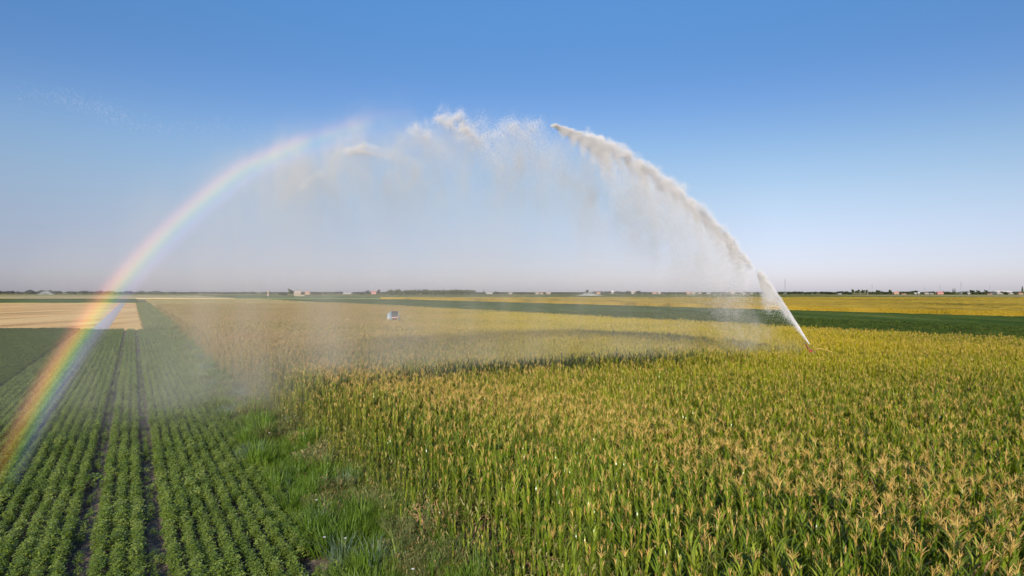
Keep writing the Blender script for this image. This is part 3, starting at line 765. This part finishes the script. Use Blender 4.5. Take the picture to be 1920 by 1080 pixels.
for a in [
 (559,546.3,552.5,14,'cream','tan','main pale farmhouse between two trees'), (577,546.8,552.5,9,'cream','orange','smaller farmhouse wing right of the main pale farmhouse'),
 (701,546.2,551.5,9,'pink','red','pink house with red roof left of the wood'),(652,548.5,551.5,16,'pale','pale','faint pale building in the haze left of the pink house'),
 (915,547.8,551.5,7,'white','grey','white house right of the cypress'),(921,548.8,551.5,5,'white','pale','small white shed right of the white house'),
 (957,548.6,551.5,7,'white','tan','white house left of the dark bushes'),(1006,548.6,551.5,8,'pale','tan','pale house first right of the dark bushes'),(1015,548.8,551.5,6,'white','orange','white house second right of the dark bushes'),
 (1028,548.0,551.5,8,'white','tan','white house third right of the dark bushes'),(1122,547.6,551.7,7,'cream','orange','orange roofed house right of the distant sprinkler mist'),(1148,545.4,551,3.5,'white','pale','narrow white building above the trees'),
 (1186,546.6,551.5,5,'pale','tan','tall pale house below the middle tree'),(1227,548,551.7,8,'white','orange','white house left of the hazy houses'),(1236,547.6,551.7,5,'pale','tan','smaller pale house beside the white house'),
 (1291,547.6,551.7,7,'cream','orange','cream house with orange roof left of the jet'),(1300,548,551.7,7,'white','tan','white house beside the cream orange roofed house'),(1312,548.4,551.7,5,'pale','tan','small pale house third in the row'),
 (1328,548.6,551.7,8,'pale','grey','long grey roofed house in the row'),(1373,547.4,551.7,7,'white','tan','tall white house near the water jet'),(1394,548.8,551.7,8,'white','grey','low white house near the water jet'),(1409,549,551.7,5,'white','tan','last small white house before the water jet'),
 (1680,547.4,552,9,'cream','orange','bright orange roofed house by the slim tree'),(1716,549,552.2,4,'white','pale','left white shed below the trees'),(1722,548,552,3.5,'white','pale','right white shed below the trees'),
 (1737,548.8,552,8,'pale','tan','pale house left of the pink roofed barn'),(1746,549.6,552,6,'white','grey','low white house beside the pink roofed barn'),(1762,546.8,552,11,'pink','red','large barn with pink red roof'),
 (1879,545.0,551,34,'pale','pale','long pale building behind the trees at right'),(1913,549,552.5,9,'cream','orange','cream house in front of the tallest dark tree'),
 (1574,550,552.3,7,'white','grey','low white house at the edge of the golden field'),(1694,550.5,552.5,9,'cream','orange','low orange shed right of the orange roofed house'),(1855,550.5,552.5,9,'cream','orange','low orange shed at the far right fields'),(1816,549,552.3,4,'pale','pale','small pale shed right of the tall pylon')]:
    house(*a)
# pale tower and low wall of the farm
D = 1150; x = (503-960)/1280*D
t = empty('water_tower', (x, D, 0)); tag(t, 'narrow cream tower standing alone at left of the farmhouse', 'tower')
m = MB(); m.box((0,0,4),(2.6,2.6,8), taper=.85); m.build('shaft', M['wall_cream'], t)
m = MB(); m.box((0,0,8.7),(3.2,3.2,1.4), taper=.6); m.build('roof', M['roof_tan'], t)
D = 1130; x = (561.5-960)/1280*D; m = MB(); m.box((x,D,1.1),(17,.6,2.2)); m.box((x,D,2.3),(17.4,1.0,.2)); tag(m.build('farm_wall', M['wall_cream']), 'low cream wall in front of the main pale farmhouse', 'wall')

# ---------------------------------------------------------------- pylons and poles
def pylon(px, ytop, D, lb, arms=3):
    Hh = (547-ytop)*D/1280+7.5; t = empty('electricity_pylon', ((px-960)/1280*D, D, 0)); tag(t, lb, 'pylon'); m = MB(); w = Hh*.075; r = .22
    lv = np.linspace(0,1,9)
    for sx in (-1,1):
        for sy in (-1,1): m.tube([(sx*w,sy*w,0),(sx*w*.3,sy*w*.3,Hh*.7),(0,0,Hh)], [r,r*.8,r*.5], 4)
    for a, b in zip(lv[:-1], lv[1:]):
        wa, wb = w*(1-a), w*(1-b)
        for s in (-1,1):
            m.tube([(-s*wa,-wa,a*Hh),(s*wb,-wb,b*Hh)], r*.5, 3); m.tube([(-s*wa,wa,a*Hh),(s*wb,wb,b*Hh)], r*.5, 3)
    m.build('lattice_mast', M['pylon'], t)
    for k in range(arms):
        m = MB(); z = Hh*(.72+.1*k); m.tube([(-Hh*.09,0,z),(0,0,z+.6),(Hh*.09,0,z)], r*.6, 4); m.tube([(-Hh*.09,0,z),(Hh*.09,0,z)], r*.4, 4); m.build('cross_arm', M['pylon'], t)
pylon(1802,526.5,1900,'tallest pylon right of the tall twin trees'); pylon(1763,533,2300,'faint pylon above the pink red roofed barn'); pylon(1734,537,2500,'faint small pylon left of the barn')
pylon(1472,522.5,1900,'pylon just right of the water jet'); pylon(487,529,2400,'faint pylon left of the cream tower'); pylon(1635,533,2600,'faint pylon right of the tree row'); pylon(1856,534,2600,'faint pylon above the far right trees')
def pole(px, ytop, ybase, lb):
    D = 1280*H_CAM/(ybase-547); Hh = (547-ytop)*D/1280+7.5; t = empty('utility_pole', ((px-960)/1280*D, D, 0)); tag(t, lb, 'pole')
    m = MB(); m.tube([(0,0,0),(0,0,Hh)], [.22,.14], 6); m.build('post', M['wood_pole'], t)
    m = MB(); m.box((0,0,Hh-.8),(2.0,.12,.12)); m.build('cross_arm', M['wood_pole'], t)
pole(1614,541.5,553,'pale pole in front of the right hand tree row'); pole(1627,540,557.5,'taller pale pole standing in the golden field'); pole(1673,541,552,'pole beside the orange roofed house'); pole(1879,543,552.5,'pole in front of the long pale building')

# ---------------------------------------------------------------- water droplets
def droplets(name, P, r, mat):
    """one mesh of many small drops"""
    n = len(P); P = np.asarray(P, np.float32)
    r = np.broadcast_to(np.asarray(r, np.float32), (n,))
    T0 = np.array([(1,1,1),(1,-1,-1),(-1,1,-1),(-1,-1,1)], np.float32)/math.sqrt(3)
    q = rng.normal(size=(n,4)).astype(np.float32); q /= np.linalg.norm(q,axis=1)[:,None]; w,x,y,z = q.T
    Rm = np.stack([1-2*(y*y+z*z),2*(x*y-z*w),2*(x*z+y*w),2*(x*y+z*w),1-2*(x*x+z*z),2*(y*z-x*w),2*(x*z-y*w),2*(y*z+x*w),1-2*(x*x+y*y)],1).reshape(n,3,3)
    V = np.einsum('nij,kj->nki', Rm, T0)*r[:,None,None] + P[:,None,:]
    F = np.array([(0,1,2),(0,3,1),(0,2,3),(1,3,2)], np.int32)
    F = (F[None] + (np.arange(n, dtype=np.int32)*4)[:,None,None]).reshape(-1)
    me = bpy.data.meshes.new(name); me.vertices.add(n*4); me.vertices.foreach_set('co', V.ravel())
    me.loops.add(len(F)); me.loops.foreach_set('vertex_index', F); me.polygons.add(len(F)//3)
    me.polygons.foreach_set('loop_start', np.arange(0, len(F), 3, dtype=np.int32)); me.polygons.foreach_set('loop_total', np.full(len(F)//3, 3, np.int32))
    me.update(calc_edges=True); me.materials.append(mat)
    o = bpy.data.objects.new(name, me); col.objects.link(o); return o
def water_material():
    m, nt, b = newmat('spray_water')
    b.inputs['Base Color'].default_value = (.99,.98,.99,1); b.inputs['Roughness'].default_value = .5; b.inputs['Specular IOR Level'].default_value = .3
    tr = nt.nodes.new('ShaderNodeBsdfTranslucent'); tr.inputs[0].default_value = (.95,.93,.92,1)
    mx = nt.nodes.new('ShaderNodeMixShader'); mx.inputs[0].default_value = .02
    nt.links.new(b.outputs[0], mx.inputs[1]); nt.links.new(tr.outputs[0], mx.inputs[2]); nt.links.new(mx.outputs[0], nt.nodes['Material Output'].inputs[0])
    return m
M['water'] = water_material()
def jet_xyz(s, dz, w):
    z = NOZ[2]+TH*s-KK*s*s+dz
    return np.stack([NOZ[0]+JD[0]*s+JN[0]*w, NOZ[1]+JD[1]*s+JN[1]*w, z], 1)
def plume(s0, s1, n_tuft, per, head_r, veil, seed, dens=lambda s: 1, back=.22, wid=.5, ragged=.25, hf=.5):
    g = np.random.default_rng(seed); out = []
    for k in range(n_tuft):
        s = s0 + (s1-s0)*(k+g.uniform(-.35,.35))/n_tuft; dn = dens(s)
        if dn <= 0: continue
        top = g.normal(0, ragged*.5) - .12*head_r; R_ = head_r*g.uniform(.65,1.35)*(.55+.45*min(1,(s-s0)/4+.3))
        n = int(per*dn*g.uniform(.35,1.65))
        # head: clumpy puff made of small puffs
        nh = int(n*hf); sub = g.normal(0,.55,(7,3))*R_; pick = g.integers(0,7,nh)
        h = sub[pick] + g.normal(0,.36,(nh,3))*R_*(1,1.2,1)
        out.append(np.c_[s+h[:,0], top+h[:,2]-R_*.5, h[:,1]*1.2])
        # veil: threads falling from the head
        nv = n-nh; th = g.normal(0,.5,(5,2))*R_; pick = g.integers(0,5,nv); vl = veil*g.uniform(.6,1.4)*(.35+.65*min(1,(s-s0)/5+.15))
        f = g.exponential(vl*.45,nv); f = np.where(f > vl*1.2, f*g.random(nv), f)
        out.append(np.c_[s + th[pick,0]*.45 - back*f + g.normal(0,.07,nv)*(1+f*.9), top-R_*.3-f+g.normal(0,.08,nv), th[pick,1]+g.normal(0,wid,nv)*(.3+f*.25)])
    o = np.concatenate(out); return jet_xyz(o[:,0], o[:,1], o[:,2])
g = np.random.default_rng(3)
# solid stream out of the nozzle
n = 46000; s = 6.0*g.random(n)**1.25; rad = .03+.045*s
off = g.normal(0,1,(n,2))*rad[:,None]*.5; droop = np.where(g.random(n) < .35, g.exponential(.12,n)*s**1.15*.5, 0)
A = jet_xyz(s - droop*.3, off[:,0]-droop, off[:,1])
B = plume(4.6, 5.9, 7, 3600, .30, 3.0, 11, back=.10, wid=.3)
B2 = plume(2.5, 5.4, 12, 900, .22, 1.4, 12, back=.05, wid=.3, ragged=.1)
C = plume(6.3, 9.5, 10, 2400, .34, 2.8, 13, dens=lambda s: min(1,(s-6.3)/2))
D_ = plume(8.8, 23.4, 38, 5200, .42, 5.0, 14, back=.42, wid=.5, ragged=.35, hf=.34)
g2 = np.random.default_rng(5); n = 40000   # the spear-shaped tip
q = g2.random(n)**.8; s = 26.3-5.0*q; E = jet_xyz(s, -.15-np.abs(g2.normal(0,.5,n))*(.10+1.9*q)*(1+.45*np.sin(s*7))+.04*np.sin(s*9), g2.normal(0,.35,n)*(.3+q))
water = np.concatenate([A,B,B2,C,D_,E]); print('drops', len(water))
o = droplets('water_jet', water, rng.uniform(.014,.024,len(water)), M['water']); tag(o, 'bright white jet of water thrown up and left from the sprinkler gun', 'water jet', None, 'stuff')
F1 = plume(27.4, 33.6, 9, 2300, .75, 5.0, 21, back=1.1, wid=.9, ragged=.9, hf=.25); F1[:,2] -= .5+.12*np.abs(F1[:,0]-2.)
F2 = plume(33.4, 37.4, 8, 3600, .55, 5.0, 22, back=1.0, wid=.9, ragged=.7, hf=.32); F2[:,2] -= .5
F3 = plume(40.4, 42.2, 6, 1500, .4, 3.2, 23, back=2.0, wid=.9, ragged=.4, hf=.3)
F4 = plume(43.3, 44.6, 4, 250, .5, 1.8, 24, back=.4, wid=.7, ragged=.4); F4[:,2] -= 1.6; F3[:,2] -= .9
W2 = np.concatenate([F1,F2,F3,F4])
o = droplets('drifting_spray', W2, rng.uniform(.013,.021,len(W2)), M['water']); tag(o, 'ragged spray clouds drifting high between the jet tip and the rainbow', 'spray', None, 'stuff')
# sparse sparkling drops at the upper left
n = 2600; t_ = g.random(n)**.9; c = np.array((-18.4,25.,14.65))*(1-t_)[:,None] + np.array((-11.6,32.,14.6))*t_[:,None]
c[:,2] += .28*np.sin(t_*9)+g.normal(0,.16,n)*(1+t_); c[:,0] += g.normal(0,.3,n); sel = g.random(n) < .25+.75*np.exp(-((t_-.27)/.12)**2) ; c = c[sel]
o = droplets('stray_droplets', c, g.uniform(.006,.013,len(c)), M['water']); tag(o, 'thin trail of sparkling stray droplets in the sky at upper left', 'droplets', None, 'stuff')
# distant sprinklers
def far_spray(px, D, wpx, hpx, lb, n=9000, arc=False):
    sc_ = D/1280; g = np.random.default_rng(int(px)); x = g.normal(0,.3,n)*wpx*sc_
    if arc:
        t = g.random(n); x = (t-.5)*wpx*sc_; z = hpx*sc_*(1-(2*t-1)**2)*g.random(n)**.35
    else: z = np.abs(g.normal(0,.45,n))*hpx*sc_*np.exp(-(x/(wpx*sc_*.5))**2)
    p = np.c_[(px-960)*sc_+x, D+g.normal(0,4,n), z]
    o = droplets('distant_sprinkler_spray', p, .12*D/1000, M['water']); tag(o, lb, 'spray', None, 'stuff')
far_spray(1105, 1300, 34, 7, 'low white mist of a distant sprinkler in the middle of the plain', 4200)
far_spray(86, 1300, 26, 8, 'pale arc of a distant sprinkler at the left tree line', 2600, True)

# ---------------------------------------------------------------- rainbow
SUN_EL = R(22.5); SUN_AZ = R(5.8)
anti = np.array((math.sin(SUN_AZ)*math.cos(SUN_EL), math.cos(SUN_AZ)*math.cos(SUN_EL), -math.sin(SUN_EL)))   # away from the sun
SUN = -anti
e1 = np.cross(anti, (0,0,1)); e1 /= np.linalg.norm(e1); e2 = np.cross(e1, anti)
pA = np.array((-8.,38.)); pB = np.array((-21.,23.)); pn = np.array((pB-pA)[[1,0]])*(1,-1)
cam_p = np.array((0,0,H_CAM)); m_v = []; m_uv = []; NA, NB = 160, 12
phis = np.linspace(R(96), R(178), NA)
for ph in phis:
    for j in range(NB+1):
        th_ = (R(40.2 + 2.7*j/NB) - R(.11)*max(0, 133-math.degrees(ph))); dv = anti*math.cos(th_) + math.sin(th_)*(e1*math.cos(ph)+e2*math.sin(ph))
        tt = (pA@pn)/(dv[:2]@pn); tt = tt if 0 < tt < 120 else 120
        m_v.append(tuple(cam_p+dv*tt)); m_uv.append((j/NB, (ph-phis[0])/(phis[-1]-phis[0])))
w = NB+1; faces = [(i*w+j, i*w+j+1, (i+1)*w+j+1, (i+1)*w+j) for i in range(NA-1) for j in range(NB)]
me = bpy.data.meshes.new('rainbow'); me.from_pydata(m_v, [], faces); uv = me.uv_layers.new(name='UVMap')
for l in me.loops: uv.data[l.index].uv = m_uv[l.vertex_index]
m_, nt, b = newmat('rainbow_light'); nt.nodes.remove(b)
u = N(nt, 'ShaderNodeUVMap'); sx = N(nt, 'ShaderNodeSeparateXYZ'); nt.links.new(u.outputs[0], sx.inputs[0])
r = ramp(nt, [(0,(0,0,0)),(.12,(.03,.02,.06)),(.26,(.11,.10,.26)),(.36,(.09,.17,.22)),(.45,(.15,.28,.11)),(.54,(.40,.36,.07)),(.63,(.58,.30,.06)),(.73,(.52,.17,.09)),(.84,(.20,.05,.04)),(.93,(.05,.012,.01)),(1,(0,0,0))])
nt.links.new(sx.outputs[0], r.inputs[0])
r2 = ramp(nt, [(0,(0,0,0)),(.18,(.0,.0,.0)),(.36,(.33,.33,.33)),(.50,(.43,.43,.43)),(.64,(.46,.46,.46)),(.73,(.75,.75,.75)),(.82,(.8,.8,.8)),(.97,(0,0,0))]); nt.links.new(sx.outputs[1], r2.inputs[0])
em = N(nt, 'ShaderNodeEmission'); nt.links.new(r.outputs[0], em.inputs[0]); nt.links.new(math_(nt,'MULTIPLY',r2.outputs[0],.8), em.inputs[1])
tp = N(nt, 'ShaderNodeBsdfTransparent'); ad = N(nt, 'ShaderNodeAddShader'); nt.links.new(em.outputs[0], ad.inputs[0]); nt.links.new(tp.outputs[0], ad.inputs[1])
nt.links.new(ad.outputs[0], nt.nodes['Material Output'].inputs[0]); me.materials.append(m_)
o = bpy.data.objects.new('rainbow', me); col.objects.link(o); tag(o, 'rainbow arching from the spray clouds down to the soybean rows', 'rainbow')

# ---------------------------------------------------------------- mist volume
sv = np.linspace(-1.5, 68, 60); mv = []; 
def near_w(s): return -(4 + 22*max(0,(s-18)/50)**1.1)
for s in sv:
    Hs = max(.6, NOZ[2]+TH*s-KK*s*s+1.5+max(0,s-37)*.33) if s > 0 else 3.0
    for w_, z in ((near_w(s)-1,.02),(9,.02),(9,Hs),(near_w(s)-1,Hs)):
        mv.append((NOZ[0]+JD[0]*s+JN[0]*w_, NOZ[1]+JD[1]*s+JN[1]*w_, z))
mf = [(4*i+a, 4*i+(a+1)%4, 4*(i+1)+(a+1)%4, 4*(i+1)+a) for i in range(len(sv)-1) for a in range(4)] + [(0,3,2,1), tuple(4*(len(sv)-1)+a for a in range(4))]
me = bpy.data.meshes.new('spray_mist'); me.from_pydata(mv, [], mf)
bm_ = bmesh.new(); bm_.from_mesh(me); bmesh.ops.recalc_face_normals(bm_, faces=bm_.faces); bm_.to_mesh(me); bm_.free()
vm, nt, b = newmat('mist_volume'); nt.nodes.remove(b)
geo = N(nt, 'ShaderNodeNewGeometry')
def dot(v, off=0):
    d = N(nt, 'ShaderNodeVectorMath', operation='DOT_PRODUCT'); nt.links.new(geo.outputs['Position'], d.inputs[0]); d.inputs[1].default_value = v
    return math_(nt, 'SUBTRACT', d.outputs['Value'], off)
s_ = dot((JD[0],JD[1],0), float(JD@NOZ[:2])); w_ = dot((JN[0],JN[1],0), float(JN@NOZ[:2])); z_ = dot((0,0,1), 0)
H_ = math_(nt,'ADD', math_(nt,'MULTIPLY', s_, math_(nt,'MULTIPLY_ADD', s_, -KK, TH)), float(NOZ[2]))
Hc = math_(nt,'ADD', H_, math_(nt,'MULTIPLY', math_(nt,'MAXIMUM', math_(nt,'SUBTRACT', s_, 37.0), 0.0), .30))
depth = math_(nt,'SUBTRACT', Hc, z_)         # metres below the trajectory
mp = N(nt, 'ShaderNodeMapping'); mp.inputs['Scale'].default_value = (.42,.42,.15); nt.links.new(geo.outputs['Position'], mp.inputs['Vector'])
nz = N(nt, 'ShaderNodeTexNoise'); nz.inputs['Scale'].default_value = 1; nz.inputs['Detail'].default_value = 2.5; nt.links.new(mp.outputs[0], nz.inputs['Vector'])
topf = N(nt, 'ShaderNodeMapRange'); topf.interpolation_type = 'SMOOTHSTEP'; nt.links.new(math_(nt,'MULTIPLY_ADD', nz.outputs['Fac'], 3.5, math_(nt,'SUBTRACT', depth, 2.2)), topf.inputs[0]); topf.inputs[1].default_value = -.4; topf.inputs[2].default_value = 2.6
vs = N(nt, 'ShaderNodeMapRange'); nt.links.new(s_, vs.inputs[0]); vs.inputs[1].default_value = 2; vs.inputs[2].default_value = 22; vs.inputs[3].default_value = .35; vs.inputs[4].default_value = 1
ve = N(nt, 'ShaderNodeMapRange'); ve.interpolation_type='SMOOTHSTEP'; nt.links.new(s_, ve.inputs[0]); ve.inputs[1].default_value = 67; ve.inputs[2].default_value = 46; ve.inputs[3].default_value = 0; ve.inputs[4].default_value = 1
# across the curtain: soft on both sides, wider toward the camera with distance from the gun
nw_ = math_(nt,'MULTIPLY_ADD', math_(nt,'MAXIMUM', math_(nt,'SUBTRACT', s_, 18.0), 0.0), 22/50, 4.0)
nf = N(nt, 'ShaderNodeMapRange'); nf.interpolation_type='SMOOTHSTEP'; nt.links.new(math_(nt,'DIVIDE', math_(nt,'MULTIPLY', w_, -1.0), nw_), nf.inputs[0]); nf.inputs[1].default_value = 1.0; nf.inputs[2].default_value = -.9; nf.inputs[3].default_value = 0; nf.inputs[4].default_value = 1
ff = N(nt, 'ShaderNodeMapRange'); ff.interpolation_type='SMOOTHSTEP'; nt.links.new(w_, ff.inputs[0]); ff.inputs[1].default_value = 9; ff.inputs[2].default_value = -1; ff.inputs[3].default_value = 0; ff.inputs[4].default_value = 1
cl = N(nt, 'ShaderNodeMapRange'); nt.links.new(nz.outputs['Fac'], cl.inputs[0]); cl.inputs[1].default_value = .34; cl.inputs[2].default_value = .66; cl.inputs[3].default_value = .15; cl.inputs[4].default_value = 1.9
den = math_(nt,'MULTIPLY', topf.outputs[0], nf.outputs[0])
vl_ = N(nt, 'ShaderNodeMapRange'); nt.links.new(s_, vl_.inputs[0]); vl_.inputs[1].default_value = 26; vl_.inputs[2].default_value = 48; vl_.inputs[3].default_value = 1; vl_.inputs[4].default_value = 2.1
for x in (vs.outputs[0], vl_.outputs[0], ve.outputs[0], nf.outputs[0], ff.outputs[0], cl.outputs[0]): den = math_(nt,'MULTIPLY', den, x)
bo = N(nt, 'ShaderNodeMapRange'); bo.interpolation_type='SMOOTHSTEP'; nt.links.new(depth, bo.inputs[0]); bo.inputs[1].default_value = 7; bo.inputs[2].default_value = 1; bo.inputs[3].default_value = 1; bo.inputs[4].default_value = 3.2
mp2 = N(nt, 'ShaderNodeMapping'); mp2.inputs['Scale'].default_value = (.9,.9,.55); mp2.inputs['Rotation'].default_value = (0,R(-38),R(24)); nt.links.new(geo.outputs['Position'], mp2.inputs['Vector'])
nz2 = N(nt, 'ShaderNodeTexNoise'); nz2.inputs['Scale'].default_value = 1; nz2.inputs['Detail'].default_value = 3; nt.links.new(mp2.outputs[0], nz2.inputs['Vector'])
c2 = N(nt, 'ShaderNodeMapRange'); nt.links.new(nz2.outputs['Fac'], c2.inputs[0]); c2.inputs[1].default_value = .42; c2.inputs[2].default_value = .68; c2.inputs[3].default_value = 0; c2.inputs[4].default_value = 13
bo.inputs[1].default_value = 8; bo.inputs[3].default_value = 0; bo.inputs[4].default_value = 1
bs = N(nt, 'ShaderNodeMapRange'); bs.interpolation_type='SMOOTHSTEP'; nt.links.new(s_, bs.inputs[0]); bs.inputs[1].default_value = 51; bs.inputs[2].default_value = 42; bs.inputs[3].default_value = 0; bs.inputs[4].default_value = 1
lowf = N(nt, 'ShaderNodeMapRange'); lowf.interpolation_type='SMOOTHSTEP'; nt.links.new(math_(nt,'MULTIPLY_ADD', math_(nt,'MAXIMUM', math_(nt,'SUBTRACT', s_, 48.0), 0.0), 1.6, z_), lowf.inputs[0]); lowf.inputs[1].default_value = 26; lowf.inputs[2].default_value = 12; lowf.inputs[3].default_value = 0; lowf.inputs[4].default_value = 1
den = math_(nt,'MULTIPLY', den, math_(nt,'MULTIPLY', math_(nt,'MULTIPLY_ADD', math_(nt,'MULTIPLY', bo.outputs[0], bs.outputs[0]), c2.outputs[0], 1.0), .050))
pv = N(nt, 'ShaderNodeVolumePrincipled'); pv.inputs['Color'].default_value = (.86,.82,.77,1); pv.inputs['Anisotropy'].default_value = -.18
nt.links.new(den, pv.inputs['Density'])
pv.inputs['Emission Color'].default_value = (.58,.60,.66,1); nt.links.new(math_(nt,'MULTIPLY', den, .02), pv.inputs['Emission Strength'])  # faint glow added to the mist in place of multiply scattered light
nt.links.new(pv.outputs[0], nt.nodes['Material Output'].inputs['Volume']); me.materials.append(vm)
o = bpy.data.objects.new('spray_mist', me); col.objects.link(o); tag(o, 'pale veil of fine mist hanging under the water jet down to the fields', 'mist', None, 'stuff')
vm.volume_intersection_method = 'FAST' if hasattr(vm, 'volume_intersection_method') else None

# ---------------------------------------------------------------- sky, sun, camera
wd = bpy.data.worlds.new('World'); scene.world = wd; wd.use_nodes = True; nt = wd.node_tree; bg = nt.nodes['Background']
sky = nt.nodes.new('ShaderNodeTexSky'); sky.sky_type = 'NISHITA'; sky.sun_disc = False; sky.sun_elevation = SUN_EL
sky.sun_rotation = math.atan2(SUN[0], SUN[1]); sky.air_density = 1.0; sky.dust_density = .6; sky.ozone_density = 1.4
tc = nt.nodes.new('ShaderNodeTexCoord'); sp = nt.nodes.new('ShaderNodeSeparateXYZ'); nt.links.new(tc.outputs['Generated'], sp.inputs[0])
r = ramp(nt, [(0, (.5,.518,.83)), (0.013, (.5,.518,.83)), (0.052, (.48,.456,.658)), (0.114, (.55,.50,.565)), (0.19, (0.475, 0.515, 0.57)), (0.26, (0.335, 0.435, 0.61)), (0.33, (0.294, 0.454, 0.632)), (0.39, (0.306, 0.525, 0.73)), (.5, (.31,.54,.75)), (1, (0.25, 0.45, 0.6))]); r.color_ramp.interpolation = 'B_SPLINE'
nt.links.new(sp.outputs[2], r.inputs[0])
c = mixc(nt, 1, sky.outputs[0], r.outputs[0], 'MULTIPLY'); rx = ramp(nt, [(0,(.70,.71,.74)),(.25,(.73,.74,.76)),(.5,(.76,.77,.77)),(.66,(.86,.86,.86)),(.8,(1,1,1))])
nt.links.new(math_(nt,'MULTIPLY_ADD', sp.outputs[0], .833, .5, clamp=True), rx.inputs[0])
fz = N(nt, 'ShaderNodeMapRange'); fz.interpolation_type = 'SMOOTHSTEP'; nt.links.new(sp.outputs[2], fz.inputs[0]); fz.inputs[1].default_value = .24; fz.inputs[2].default_value = .05; fz.inputs[3].default_value = 0; fz.inputs[4].default_value = 1
c = mixc(nt, 1, c, mixc(nt, fz.outputs[0], (1.,1.,1.), rx.outputs[0]), 'MULTIPLY')
nt.links.new(c, bg.inputs[0]); bg.inputs[1].default_value = .20
L = bpy.data.lights.new('sun', 'SUN'); L.energy = 5.0; L.angle = R(.5); L.color = (1,.90,.76); lo = bpy.data.objects.new('sun', L); col.objects.link(lo)
from mathutils import Vector
lo.rotation_euler = Vector(tuple(anti)).to_track_quat('-Z','Y').to_euler(); lo.location = (-20,-60,60)
cam = bpy.data.cameras.new('camera'); co = bpy.data.objects.new('camera', cam); col.objects.link(co); scene.camera = co
cam.lens = 24; cam.sensor_width = 36; cam.clip_end = 30000; cam.clip_start = .1; cam.shift_y = (547-540)/1920
co.location = (0,0,H_CAM); co.rotation_euler = (R(90),0,0)
scene.view_settings.view_transform = 'Standard'; scene.view_settings.look = 'None'; scene.view_settings.exposure = 0
scene.render.engine = 'CYCLES'; cy = scene.cycles
cy.use_denoising = True; cy.max_bounces = 9; cy.diffuse_bounces = 6; cy.glossy_bounces = 2; cy.transmission_bounces = 3; cy.transparent_max_bounces = 12
cy.volume_bounces = 1; cy.volume_step_rate = 1.0; cy.volume_max_steps = 48
